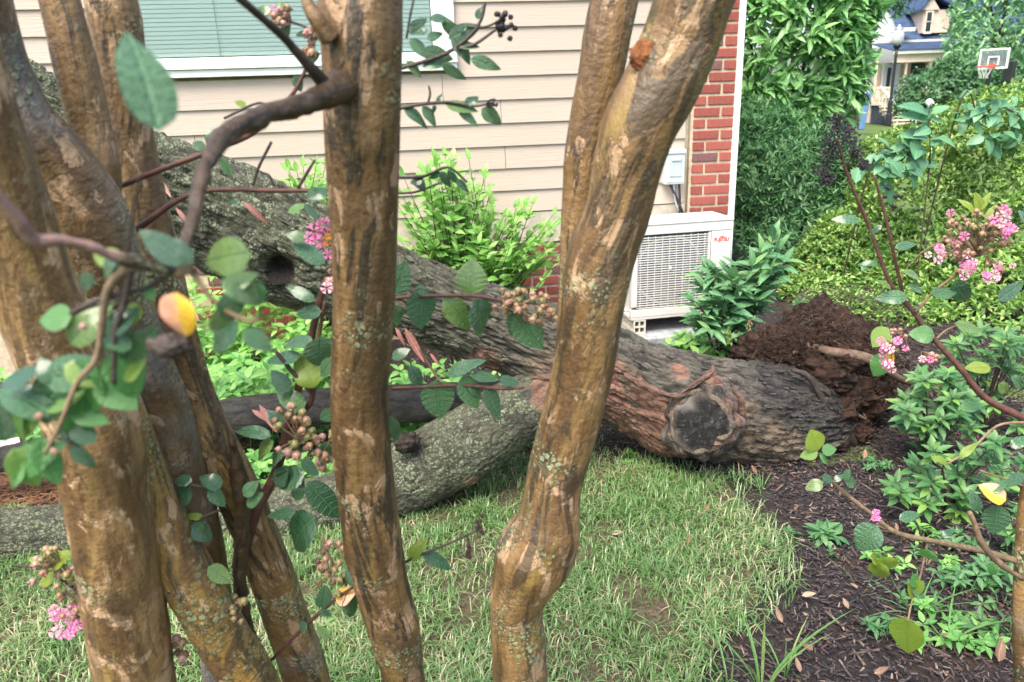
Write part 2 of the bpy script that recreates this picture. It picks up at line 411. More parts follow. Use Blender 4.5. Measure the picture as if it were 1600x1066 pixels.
sheet('mulch_bed', np.linspace(-4.2,4.2,260), np.linspace(-2.4,7.2,300), M['mulch'], 0.0,
      extra=lambda X, Y: .03*(fbm(np.stack([X.ravel()*7, Y.ravel()*7, X.ravel()*0], 1), 4, 9).reshape(X.shape)-.5)*(np.abs(X) < 4.1)*(Y < 7.1))
sheet('lawn', np.linspace(-4.0,1.7,300), np.linspace(-2.3,3.3,280), M['lawn'], .018, mask=lambda c: is_lawn(c[:,0]-.03, c[:,1]-.02),
      extra=lambda X, Y: -.045*(1-sstep(.0, .20, lawn_edge(np.clip(Y, 1.0, 2.99))-X+.10*(fbm(np.stack([X.ravel()*12, Y.ravel()*12, X.ravel()*0], 1), 3, 8).reshape(X.shape)-.5))))

# ------------------------------------------------------------------ house wall
PHI = radians(8.0)
U = np.array([-cos(PHI), -sin(PHI), 0.])           # along the wall, to the left of the corner
NW = np.array([sin(PHI), -cos(PHI), 0.])           # out of the wall, to the viewer
ZV = np.array([0, 0, 1.])
COR = PY(1146, 300, 4.64)*np.array([1,1,0])
def W(s, z, o=0.0): return COR + U*s + NW*o + ZV*z
def onwall(px, py, o=0.0):
    d = ray(px, py); t = ((COR+NW*o-CAM)@NW)/(d@NW); p = CAM+d*t; return float((p-COR)@U), float(p[2])
AX = np.array([U, NW, ZV])
house = empty('house', COR, 'beige lap sided house wall with a blinded window and a red brick corner', 'house')
sA, zA = onwall(800, 297); sB, zB = onwall(800, 42); EXP = (zB-zA)/7.0
s_pier = onwall(1073, 200)[0]
sw_r, z_sill0 = onwall(713, 110); z_sill0 = onwall(300, 122)[1]; z_sill1 = onwall(300, 92)[1]
sw_l = onwall(150, 60)[0]
S_END = 5.4
wall = MB().box(W(S_END/2, 1.6, -.16), (S_END/2-.004, .13, 1.75), AX).part('wall', M['parge'], house)
mb = MB().box(W(2.5, 1.6, -3.4), (2.4, 3.05, 1.72), AX); mb.part('side_wall', M['brick'], house)
z0 = zA-EXP
rng = random.Random(3)
def board(s0, s1, zb):
    # a lap board: thin at the top, its lower edge proud
    o = []
    for s in (s0, s1):
        for (z, a) in ((zb, .004), (zb, .019), (zb+EXP+.02, -.006), (zb+EXP+.02, .005)):
            o.append(W(s, z, a))
    # order for hull8: s, z, o
    P_ = [o[0], o[1], o[2], o[3], o[4], o[5], o[6], o[7]]
    V = [P_[0], P_[2], P_[1], P_[3], P_[4], P_[6], P_[5], P_[7]]
    return MB().hull8(V).part('siding_board', M['siding'], house)
for k in range(17):
    zb = z0+k*EXP; zt = zb+EXP
    spans = [(s_pier+.012, S_END)]
    if zt > z_sill0+.01: spans = [(s_pier+.012, sw_r), (sw_l, S_END)]
    if zt > 3.2: break
    for (a, b) in spans:
        j = a + (b-a)*rng.uniform(.25, .75)
        if k == 4: j = onwall(782, 165)[0]
        if k == 2: j = onwall(789, 242)[0]
        if b-a > 1.6 and a < j < b: board(a, j-.0015, zb); board(j+.0015, b, zb)
        else: board(a, b, zb)
# pale skirt below the siding and a ledge
zsk = onwall(760, 383)[1]
MB().box(W((s_pier+S_END)/2, (z0+zsk)/2-.003, -.004), ((S_END-s_pier)/2, .018, (z0-zsk)/2-.004), AX).part('skirt_board', M['parge'], house)
# bricks: the corner pier and the foundation courses share meshes
CH = .0655; BL, BS = .160, .071
def brick_mesh(l):
    V = []
    for i in (-1,1):
        for j in (-1,1):
            for k in (-1,1):
                V.append([i*l/2+random.uniform(-.0012,.0012), j*.03, k*.0250+random.uniform(-.001,.001)])
    me = mesh_np('brick', V, BOXF[:, ::-1], M['brick'], False); return me
LONG = [brick_mesh(BL) for _ in range(5)]; SHORT = [brick_mesh(BS) for _ in range(5)]
rotw = Matrix([[U[0],NW[0],0],[U[1],NW[1],0],[0,0,1]]).to_4x4()
def brick(s, z, long):
    m = Matrix.Translation(Vector(W(s, z, -.03+.014+random.uniform(-.0015,.0015))-COR)) @ rotw
    o = link('brick', random.choice(LONG if long else SHORT), house, mat4=m)
    b = o.modifiers.new('worn_edge', 'BEVEL'); b.width = .003; b.segments = 1
s0 = .036; pier_w = BL+BS+.015
zb0 = onwall(1110, 200)[1]
MB().box(W(s0+pier_w/2+.006, 1.55, -.022), (pier_w/2+.010, .028, 1.65), AX).part('mortar_bed', M['mortar'], house)
k0 = int(zb0/CH)
for k in range(3, 38):
    z = .02+k*CH
    if z > 2.35: break
    if k % 2: brick(s0+BS/2, z, False); brick(s0+BS+.015+BL/2, z, True)
    else: brick(s0+BL/2, z, True); brick(s0+BL+.015+BS/2, z, False)
zf = zsk-.012
MB().box(W((s_pier+S_END)/2, zf/2-.1, -.022), ((S_END-s_pier)/2-.002, .028, zf/2+.1), AX).part('mortar_bed', M['mortar'], house)
for k in range(9):
    z = zf-.034-k*CH
    if z < .06: break
    s = s_pier+.02+(.085 if k % 2 else 0)+BL/2
    while s < 3.2: brick(s, z, True); s += BL+.013
MB().box(W(.016, 1.55, .004), (.018, .022, 1.66), AX).part('corner_trim', M['white'], house, bevel=.003)
# window
win = empty('window', W((sw_l+sw_r)/2, z_sill0), None, None); win.parent = house; win.location = Vector(W((sw_l+sw_r)/2, z_sill0)-COR)
ZT = 2.75
fr = MB(); gw = onwall(674, 40)[0]; gl = onwall(192, 40)[0]; zg = z_sill1
fr.box(W((sw_r+gw)/2, (zg+ZT)/2, .012), ((gw-sw_r)/2, .030, (ZT-zg)/2), AX)
fr.box(W((sw_l+gl)/2, (zg+ZT)/2, .012), ((sw_l-gl)/2, .030, (ZT-zg)/2), AX)
fr.box(W((sw_l+sw_r)/2, ZT+.03, .012), ((sw_l-sw_r)/2, .031, .03), AX)
fr.part('frame', M['white'], win, bevel=.003)
sl = MB(); hs = (z_sill1-z_sill0)
sl.box(W((sw_l+sw_r)/2, z_sill1-hs*.30, .020), ((sw_l-sw_r)/2+.004, .045, hs*.30), AX)
sl.box(W((sw_l+sw_r)/2, z_sill0+hs*.19, .014), ((sw_l-sw_r)/2+.001, .036, hs*.19), AX)
sl.part('sill', M['white'], win, bevel=.003)
bd = MB(); pit = abs(onwall(400, 50)[1]-onwall(400, 43.2)[1])
z = zg+.02
a = radians(70)
axs = np.array([U, NW*cos(a)-ZV*sin(a), NW*sin(a)+ZV*cos(a)])
while z < ZT:
    bd.box(W((gw+gl)/2, z, -.045+.06), ((gl-gw)/2-.004, pit*.56, .0009), axs); z += pit
M['room'] = plain('room_dark', (.30,.34,.30), .8)
bd.part('blind', M['blind'], win, kind='stuff')
for px in (340, 590):
    s = onwall(px, 40)[0]
    MB().box(W(s, (zg+ZT)/2, .0305), (.0016, .0016, (ZT-zg)/2), AX).part('blind_cord', M['cord'], win)
def glass_mat():
    t = NT('window_glass'); tr = t.n('BsdfTransparent'); tr.inputs[0].default_value = (.95,1,.97,1)
    gl_ = t.n('BsdfGlossy'); gl_.inputs['Roughness'].default_value = .03
    fz = t.n('LayerWeight'); fz.inputs[0].default_value = .25
    mx = t.n('MixShader'); t.l(t.ramp(fz.outputs['Fresnel'], 0, 1, .03, 1), mx.inputs[0]); t.l(tr.outputs[0], mx.inputs[1]); t.l(gl_.outputs[0], mx.inputs[2])
    t.l(mx.outputs[0], t.out.inputs[0]); return t.m
MB().box(W((gw+gl)/2, (zg+ZT)/2, .0375), ((gl-gw)/2+.002, .0015, (ZT-zg)/2), AX).part('glass', glass_mat(), win)
# ------------------------------------------------------------------ disconnect box and its cables
sb0, zb1 = onwall(1068, 232, .05); sb1, zb2 = onwall(1036, 288, .05)
sc_, zc_ = (sb0+sb1)/2, (zb1+zb2)/2; hw, hh = abs(sb1-sb0)/2, abs(zb1-zb2)/2
dbox = empty('disconnect_box', W(sc_, zc_-hh, .02), 'pale grey electrical disconnect box mounted on the wall beside the brick', 'electrical box')
MB().box(W(sc_, zc_, .052), (hw, .032, hh), AX).part('casing', M['boxgrey'], dbox, bevel=.005)
MB().box(W(sc_, zc_+hh*.86, .058), (hw+.004, .034, hh*.12), AX).part('hood', M['boxgrey'], dbox, bevel=.004)
MB().box(W(sc_-hw*.05, zc_-.0*hh, .0875), (hw*.62, .004, hh*.55), AX).part('pull_panel', M['boxpanel'], dbox, bevel=.003)
MB().box(W(sc_-hw*.05, zc_+hh*.42, .094), (hw*.45, .004, hh*.07), AX).part('handle', M['boxgrey'], dbox, bevel=.002)
MB().box(W(sc_, zc_-hh*.8, .0865), (hw*.9, .003, .006), AX).part('hasp', M['boxgrey'], dbox)
c0 = W(sc_+.012, zc_-hh, .045)
for (px0, px1, r, mname, nm) in ((1046, 1070, .0075, 'black', 'cable'), (1052, 1064, .006, 'alu', 'conduit'), (1061, 1061, .007, 'black', 'cable')):
    a_ = onwall(px0, 290, .05); b_ = onwall(px1, 345, .03); m_ = onwall((px0+px1)/2+(-3 if mname == 'alu' else 1), 314, .06)
    tube_part(nm, [W(a_[0], zc_-hh+.004, .05), W(m_[0], m_[1], .062), W(b_[0], b_[1], .035), W(b_[0]-.01, b_[1]-.12, .03)], [r]*4, M[mname], dbox, 8, 20)

# ------------------------------------------------------------------ heat pump
def rotz(a): return np.array([[cos(a),sin(a),0],[-sin(a),cos(a),0],[0,0,1]])
AA = radians(11.0)
AH = np.array([cos(AA), sin(AA), 0]); AN = np.array([sin(AA), -cos(AA), 0])     # along the front to the right; out of the front
pbl = PY(986, 497, 4.16); pbr = PY(1143, 478, 4.28)
AB = pbl.copy()
def acw(a, z, o): return AB + AH*a + ZV*z + AN*o
n_ = AN; d_ = ray(1141, 420); t_ = ((AB-CAM)@n_)/(d_@n_); AWID = float((CAM+d_*t_-AB)@AH)
d_ = ray(1112, 346); t_ = ((AB-CAM)@n_)/(d_@n_); AHGT = float((CAM+d_*t_-AB)[2])
ACX = np.array([AH, AN, ZV]); D_ = .27
ac = empty('heat_pump', acw(AWID/2, 0, -D_/2), 'white outdoor heat pump unit with a slatted fan grille beside the house corner', 'heat pump')
pw = AWID*.215                                                     # plain panel at right
gx0, gx1 = .035, AWID-pw-.012; gz0, gz1 = .045, AHGT-.065
cs = MB()
cs.box(acw(AWID/2, AHGT/2, -D_/2-.13*0-.06), (AWID/2, D_/2-.06, AHGT/2-.002), ACX)
cs.part('cabinet', M['ac'], ac, bevel=.008)
f = MB()                                                            # front frame round the grille opening
f.box(acw(AWID/2, AHGT-.028, -.010), (AWID/2+.002, .014, .026), ACX); f.box(acw((gx1)/2, .021, -.010), (gx1/2+.004, .014, .022), ACX)
f.box(acw(gx0/2, AHGT/2, -.010), (gx0/2, .0135, AHGT/2-.06), ACX); f.box(acw(gx1+.004, AHGT/2, -.010), (.006, .0138, AHGT/2-.06), ACX)
f.part('front_frame', M['ac'], ac, bevel=.003)
MB().box(acw(AWID-pw/2, AHGT/2-.026, -.012), (pw/2-.003, .0136, AHGT/2-.029), ACX).part('side_panel', M['ac'], ac, bevel=.004)
MB().box(acw(AWID/2, AHGT+.006, -D_/2), (AWID/2+.006, D_/2+.008, .008), ACX).part('top_cover', M['ac'], ac, bevel=.006)
MB().box(acw(AWID/2, -.008, -D_/2), (AWID/2+.002, D_/2+.002, .010), ACX).part('base_tray', M['ac'], ac, bevel=.004)
MB().box(acw((gx0+gx1)/2, (gz0+gz1)/2, -.0585), ((gx1-gx0)/2+.01, .003, (gz1-gz0)/2+.01), ACX).part('coil', M['acdark'], ac)
cx_, cz_ = (gx0+gx1)/2-.005, (gz0+gz1)/2; FR = (gz1-gz0)*.47
fan = empty('fan', acw(cx_, cz_, -.045), None, None); fan.parent = ac; fan.location = Vector(acw(cx_, cz_, -.045)) - ac.location
def ringpts(r, o, n=40): return [acw(cx_+r*cos(2*pi*i/n), cz_+r*sin(2*pi*i/n), o) for i in range(n+1)]
MB().tube(ringpts(FR, -.045), [.008]*41, 6, 60).part('shroud_ring', M['ac'], ac, True)
for b in range(3):
    V = []; F = []
    for i in range(7):
        r = .04+(FR*.92-.04)*i/6
        for j in range(5):
            a_ = 2*pi*b/3 + (j-2)*.22*(1+.15*i/6) + .25*i/6
            V.append(acw(cx_+r*cos(a_), cz_+r*sin(a_), -.048+.010*(j-2)/2))
    for i in range(6):
        for j in range(4): F.append([i*5+j, i*5+j+1, i*5+j+6, i*5+j+5])
    part('blade', V, np.array(F), M['acfan'], fan)
MB().ball(acw(cx_, cz_, -.046), .042, 8, (1,.35,1)).part('hub', M['acfan'], fan, True)
g = MB(); nsl = 30
for i in range(nsl):
    z = gz0+(gz1-gz0)*(i+.5)/nsl
    g.box(acw((gx0+gx1)/2, z, -.006), ((gx1-gx0)/2, .0035, .0026), ACX)
for i in range(10):
    a_ = gx0+(gx1-gx0)*(i+.5)/10; g.box(acw(a_, (gz0+gz1)/2, -.0105), (.0022, .0035, (gz1-gz0)/2), ACX)
g.part('grille', M['ac'], ac, kind='stuff')
MB().ball(acw(cx_-.01, cz_+.02, -.002), .011, 6, (1,.4,1)).part('grille_badge', M['ac'], ac, True)
vc = MB(); vc.box(acw(AWID+.022, AHGT*.36, -D_*.55), (.022, D_*.28, AHGT*.30), ACX); vc.part('valve_cover', M['ac'], ac, bevel=.012)
cu = bpy.data.curves.new('lettering', 'FONT'); cu.body = 'FUJITSU'; cu.size = .0295; cu.extrude = .0006; cu.align_x = 'CENTER'; cu.offset = .0006
cu.space_character = .92
to = bpy.data.objects.new('lettering', cu); col.objects.link(to)
bpy.context.view_layer.update()
me = bpy.data.meshes.new_from_object(to.evaluated_get(bpy.context.evaluated_depsgraph_get())); bpy.data.objects.remove(to)
me.materials.clear(); me.materials.append(M['red'])
lt = link('lettering', me, ac)
pl = acw(AWID-pw/2, AHGT-.118, .0025)-np.array(ac.location)
lt.matrix_basis = Matrix([[AH[0],0,AN[0],pl[0]],[AH[1],0,AN[1],pl[1]],[0,1,0,pl[2]],[0,0,0,1]])
# infinity mark above the J and I
inf = [acw(AWID-pw/2+.001+.010*sin(t), AHGT-.0905+.006*sin(t)*cos(t), .003) for t in np.linspace(0, 2*pi, 30)]
MB().tube(inf, [.0011]*30, 5, 40).part('logo_mark', M['red'], ac, True)
# hollow blocks and pad
def cast_block(a, o, lab):
    zt = AB[2]-.018; h_ = .088; w_ = .075; l_ = .26
    c = acw(a, 0, o); c[2] = zt-h_/2
    r = empty('support_block', c-ZV*h_/2, lab, 'block', 'blocks carrying the heat pump')
    t = .009; mb = MB()
    for dz in (-1, 0, 1): mb.box(c+ZV*dz*(h_/2-t/2), (w_/2, l_/2, t/2 if dz else t*.35), ACX)
    for dx in (-1, 0, 1): mb.box(c+AH*dx*(w_/2-t/2), (t/2 if dx else t*.35, l_/2-.001, h_/2-.002), ACX)
    mb.part('block_shell', M['block'], r)
    MB().box(c-AN*.06, (w_/2-.004, .004, h_/2-.004), ACX).part('web', M['block'], r)
    return zt-h_
zp = cast_block(.055, -.13, 'cream four celled hollow block under the left end of the heat pump')
cast_block(AWID-.09, -.13, 'cream hollow block behind leaves under the right end of the heat pump')
pad = empty('equipment_pad', acw(AWID/2, 0, -.12)*np.array([1,1,0])+ZV*(zp-.10), 'flat grey concrete pad beneath the heat pump blocks', 'concrete pad')
MB().box(acw(AWID/2, 0, -.12)*np.array([1,1,0])+ZV*(zp-.056), (AWID/2+.08, .21, .055), ACX).part('slab', M['pad'], pad, bevel=.008)
# ------------------------------------------------------------------ the fallen tree
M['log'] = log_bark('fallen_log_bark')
def bark_disp(amp, fa=16., fl=5.0, seed=1):
    def f(bc, pos):
        q = np.stack([bc[:,0]*fa, bc[:,1]*fa, bc[:,2]*fl], 1)
        rid = None
        wq = q + .9*np.stack([fbm(q*.9, 3, seed+k*5) for k in range(3)], 1)
        f1, f2 = cells(wq, seed); plate = sstep(.02, .26, f2-f1)
        q2 = np.stack([bc[:,0]*fa*2.6, bc[:,1]*fa*2.6, bc[:,2]*fl*2.2], 1)+.5*wq
        g1, g2 = cells(q2, seed+9); pl2 = sstep(.0, .3, g2-g1)
        big = fbm(np.stack([bc[:,0]*5, bc[:,1]*5, bc[:,2]*2.2], 1), 3, seed+3)-.5
        qa = np.stack([bc[:,0]*fa*1.15, bc[:,1]*fa*1.15, bc[:,2]*fl*.55], 1)+.6*wq
        rg_ = 1-np.abs(2*vnoise(qa, seed+31)-1); rg2 = 1-np.abs(2*vnoise(qa*2.3+5, seed+32)-1); fiss = sstep(.25, .95, .62*rg_+.38*rg2)
        f.ridge = np.clip(plate*.45+pl2*.25+fiss*.45-.1, 0, 1)
        return amp*(plate*.42+pl2*.35+fiss*.75-.9) + amp*2.9*big + amp*.85*(fbm(q*3.3, 3, seed+20)-.5)*2
    return f
def px_path(rows):                       # rows (px, py, Y, diameter in px) -> points, radii
    P = [PY(x, y, Y) for x, y, Y, d in rows]; return P, [d*mpp(p)/2 for p, (x, y, Y, d) in zip(P, rows)]
LP, LR = px_path([(1318,648,3.12,50),(1296,650,3.05,86),(1270,652,3.00,116),(1240,652,2.975,142),(1200,650,2.96,156),(1140,645,2.94,158),(1060,627,2.92,152),(985,600,2.89,140),(900,560,2.86,136),(800,522,2.83,124),
                  (690,482,2.80,122),(570,438,2.76,134),(450,388,2.72,166),(350,338,2.66,172),(240,292,2.58,160),(130,235,2.48,150),(40,180,2.40,145),(-90,110,2.3,140)])
fallen = empty('fallen_tree', GR(1150,735), 'fallen tree lying across the lawn with rough dark bark, lichen and an old sawn limb', 'tree')
def near(px, py, Y, r):
    c = PY(px, py, Y)
    return lambda V: np.clip(1-np.sqrt(((V-c)**2).sum(1))/r, 0, 1)
def blobs(lst):
    fs = [near(*a) for a in lst]
    return lambda V: np.clip(sum(np.minimum(1, f(V)*1.8) for f in fs), 0, 1)*.85
RED = [(880,640,2.66,.20),(1000,650,2.68,.20),(1050,700,2.72,.14),(930,590,2.66,.18),(960,615,2.72,.14),(900,600,2.70,.16),(1020,640,2.72,.10),(850,600,2.68,.12),(1120,590,2.78,.07),(1060,585,2.78,.07),(1150,655,2.72,.05),(1035,700,2.78,.10),(990,670,2.8,.09),(1090,560,2.8,.05),(760,560,2.7,.10),(1140,570,2.8,.05)]
TAN = [(1200,700,2.74,.17),(1150,700,2.72,.14),(1250,690,2.8,.12),(850,575,2.66,.12),(1190,690,2.78,.14),(1240,715,2.85,.13),(1140,720,2.82,.10),(980,590,2.72,.08),(1170,640,2.75,.07)]
def lich(V):
    # thick lichen on the upper (left) stem, little toward the wet butt
    x = V[:,0]; return np.clip(.54 - .42*sstep(-.9, .6, x) + .10*(V[:,2]-.9), 0, 1)
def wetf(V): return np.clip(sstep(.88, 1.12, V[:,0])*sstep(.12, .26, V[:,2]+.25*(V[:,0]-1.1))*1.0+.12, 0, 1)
zero = lambda V: np.zeros(len(V))
hole = PY(437, 424, 2.50); 
knobs = [(PY(437,424,2.51), .085, .018), (hole, .050, -.16), (PY(470,412,2.52),.05,.018),(PY(1095,660,2.66), .15, .05), (PY(1075,600,2.72), .07, .03), (PY(1160,615,2.72), .07, .028), (PY(860,600,2.70), .12, .03),
         (PY(1035,690,2.78), .10, .035)]
tube_part('trunk', LP, LR, M['log'], fallen, 270, 640, bark_disp(.0138, 27, 7.5, 1), knobs, {'red': blobs(RED), 'tan': blobs(TAN), 'lich': lich, 'wet': wetf, 'rot': lambda V: np.clip(1.6-np.sqrt(((V-PY(437,424,2.56))**2).sum(1))/.050, 0, 1)})  # last mask darkens the knot hole: shade in the colour, besides decay
# lower limb that forks off toward the viewer and rests on the lawn
P2, R2 = px_path([(950,590,2.86,80),(880,612,2.74,96),(810,642,2.66,104),(740,687,2.60,112),(665,730,2.57,114),(590,766,2.56,108),(520,790,2.53,98),(430,808,2.50,100),(330,822,2.47,96),(200,830,2.42,94),(90,836,2.38,94),(0,842,2.34,92),(-120,850,2.28,90)])
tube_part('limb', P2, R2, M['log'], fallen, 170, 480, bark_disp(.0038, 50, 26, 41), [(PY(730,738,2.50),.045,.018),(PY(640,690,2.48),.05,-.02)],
          {'red': blobs([(735,750,2.50,.07),(850,620,2.62,.11)]), 'tan': zero, 'lich': lambda V: .55-.3*sstep(.0,.25,V[:,0]), 'wet': lambda V: np.full(len(V), .2)}, label='mossy lower limb resting on the lawn')
P3, R3 = px_path([(860,600,3.02,60),(760,622,3.06,58),(660,630,3.06,62),(560,632,3.03,58),(450,640,2.98,56),(350,655,2.93,62),(250,672,2.88,50),(120,695,2.80,44),(0,718,2.72,40),(-60,728,2.70,36)])
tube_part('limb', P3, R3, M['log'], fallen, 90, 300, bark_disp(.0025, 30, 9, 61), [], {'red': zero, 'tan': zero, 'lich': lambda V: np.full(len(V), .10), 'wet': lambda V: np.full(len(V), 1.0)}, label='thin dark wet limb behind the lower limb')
P4, R4 = px_path([(715,712,2.53,36),(732,738,2.51,26),(741,754,2.50,12)])
tube_part('broken_stub', P4, R4, M['log'], fallen, 40, 40, bark_disp(.004, 30, 20, 71), [], {'red': lambda V: np.full(len(V), .9), 'tan': zero, 'lich': zero, 'wet': zero})
# dark decayed knot on the limb and the wood inside the hollow
M['rot'] = plain('rotten_wood', (.030,.024,.020), .9, .5, 40, .2, bump=.8)
def lump(name, c, r, mat, root, seed, amp=.35, sc=(1,1,1), n=36, label=None):
    u = np.linspace(0, pi, n); v = np.linspace(0, 2*pi, n, endpoint=False)
    D = np.stack([np.outer(np.sin(u), np.cos(v)), np.outer(np.sin(u), np.sin(v)), np.outer(np.cos(u), np.ones(n))], 2).reshape(-1,3)
    rr = r*(1+amp*(fbm(D*2.2+seed, 4, seed)-.5)*2+amp*.55*(fbm(D*7+seed, 4, seed+2)-.5)*2+amp*.22*(fbm(D*24+seed, 3, seed+4)-.5)*2)
    V = np.asarray(c)+D*rr[:,None]*np.asarray(sc)
    i = np.arange(n-1)[:,None]*n; j = np.arange(n)[None,:]; j2 = (j+1)%n
    F = np.stack([i+j, i+n+j, i+n+j2, i+j2], 2).reshape(-1,4)
    return part(name, V, F, mat, root, True, label=label)
lump('rotten_knot', PY(636,692,2.47), .045, M['rot'], fallen, 5, .5, (1.1,.8,.8))
# sawn limb: short stub, callus rim and the ringed face
sc0 = PY(1098,664,2.585); fn = unit(CAM-sc0 + np.array([-.25,0,-.35])); fu = unit(np.cross(ZV, fn)); fv = np.cross(fn, fu)
def ringed():
    t = NT('sawn_face'); v = t.coord(); nz = t.noise(v, 14, 4, .6)
    x = t.n('VectorMath', operation='LENGTH'); t.l(v, x.inputs[0])
    r = t.math('ADD', x.outputs['Value'], t.math('MULTIPLY', nz, .020))
    rings = t.math('SINE', t.math('ADD', t.math('MULTIPLY', r, 620.), t.math('MULTIPLY', t.noise(v, 25, 5, .7), 6.0)))
    c = t.mix(t.ramp(rings, -.9, 1.1, 0, .16), (.009,.009,.009), (.040,.038,.037)); c = t.mix(t.ramp(t.noise(v, 9, 4, .6), .42, .68, 0, .5), c, (.010,.010,.011))
    c = t.mix(t.ramp(t.noise(v, 60, 4, .7), .5, .7, 0, .5), c, (.075,.070,.065))
    wv = t.n('TexGradient', gradient_type='RADIAL'); mpg = t.n('Mapping'); t.l(v, mpg.inputs[0]); mpg.inputs['Rotation'].default_value = (radians(90), 0, 0); t.l(mpg.outputs[0], wv.inputs[0])
    crk = t.math('SINE', t.math('ADD', t.math('MULTIPLY', wv.outputs['Fac'], 69.), t.math('MULTIPLY', t.noise(v, 22, 4, .7), 7.)))
    crk = t.math('MULTIPLY', t.ramp(crk, .90, 1.0), t.ramp(t.noise(v, 14, 3), .45, .6)); c = t.mix(t.math('MULTIPLY', crk, .85), c, (.004,.004,.004))
    c = t.mix(t.ramp(t.noise(v, 28, 6, .75), .52, .66, 0, .6), c, (.085,.080,.074))
    rim = t.ramp(r, .100, .125)
    c = t.mix(t.math('MULTIPLY', rim, .35), c, (.14,.115,.09))
    sp = t.n('SeparateXYZ'); t.l(v, sp.inputs[0])
    wedge = t.math('MULTIPLY', t.ramp(t.math('ADD', sp.outputs[2], t.math('MULTIPLY', nz, .03)), .055, .085), t.ramp(t.math('ADD', t.math('ADD', sp.outputs[0], t.math('MULTIPLY', sp.outputs[2], .35)), t.math('MULTIPLY', nz, .05)), .045, -.01))
    c = t.mix(t.math('MULTIPLY', wedge, .6), c, (.22,.20,.175))
    return t.fin(c, .6, t.bump(t.math('ADD', t.math('MULTIPLY', crk, -1.2), t.noise(v, 90, 5, .75)), .6, .006), .15)
M['ring'] = ringed()
n = 72; V = []; F = []
def fr_r(a): return .113*(1+.10*cos(a-2.6)+.05*cos(3*a+1)+.03*cos(7*a)) - .040*math.exp(-((((a-5.55+pi) % (2*pi))-pi)/.28)**2)
sq = lambda a: 1.0
for k in range(14):
    for i in range(n):
        a = 2*pi*i/n; r = fr_r(a)*k/13
        V.append(sc0+fu*cos(a)*r*.98+fv*sin(a)*r+fn*(.016-.006*(k/13)**2+.004*sin(5*a)*(k/13)))
for k in range(13):
    for i in range(n): F.append([k*n+i, k*n+(i+1)%n, (k+1)*n+(i+1)%n, (k+1)*n+i])
face = empty('sawn_limb', sc0, None, None); face.parent = fallen; face.location = Vector(sc0)-fallen.location
part('cut_face', V, np.array(F), M['ring'], face)
def rimtube(name, mat, scale, r0, back, wob, seed, attr, a0=0, a1=2*pi):
    pts = []; rr = []
    for i in range(61):
        a = a0+(a1-a0)*i/60; r = fr_r(a)*scale
        pts.append(sc0+fu*cos(a)*r*.98+fv*sin(a)*r+fn*back); rr.append(r0*(1+wob*math.sin(5*a+seed)+wob*math.sin(11*a)))
    return tube_part(name, pts, rr, mat, face, 24, 200, bark_disp(.003, 40, 16, seed), [], attr)
one = lambda v: (lambda V: np.full(len(V), v))
rimtube('cambium_rim', M['log'], 1.0, .009, .004, .3, 3, {'red': zero, 'tan': one(.62), 'lich': zero, 'wet': zero})
rimtube('bark_collar', M['log'], 1.08, .026, -.034, .35, 8, {'red': one(.40), 'tan': one(.2), 'lich': zero, 'wet': one(.3)})
rimtube('callus', M['log'], 1.16, .020, -.020, .4, 12, {'red': one(.58), 'tan': zero, 'lich': zero, 'wet': one(.2)}, -.9, 1.0)
sb_ = bark_disp(.006, 25, 9, 15)
V, F, (bc, cap) = tube_arr([sc0-fn*.20, sc0-fn*.07, sc0+fn*.004], [.155,.122,.108], 80, 40, sb_)
part('stub_bark', V, [F, cap], M['log'], face, attrs={'bc': ('POINT', bc), 'ridge': ('POINT', np.concatenate([sb_.ridge, [.5,.5]])), 'red': ('POINT', np.full(len(V), .45)), 'tan': ('POINT', np.full(len(V), .3)), 'lich': ('POINT', np.zeros(len(V))), 'wet': ('POINT', np.full(len(V), .3))})
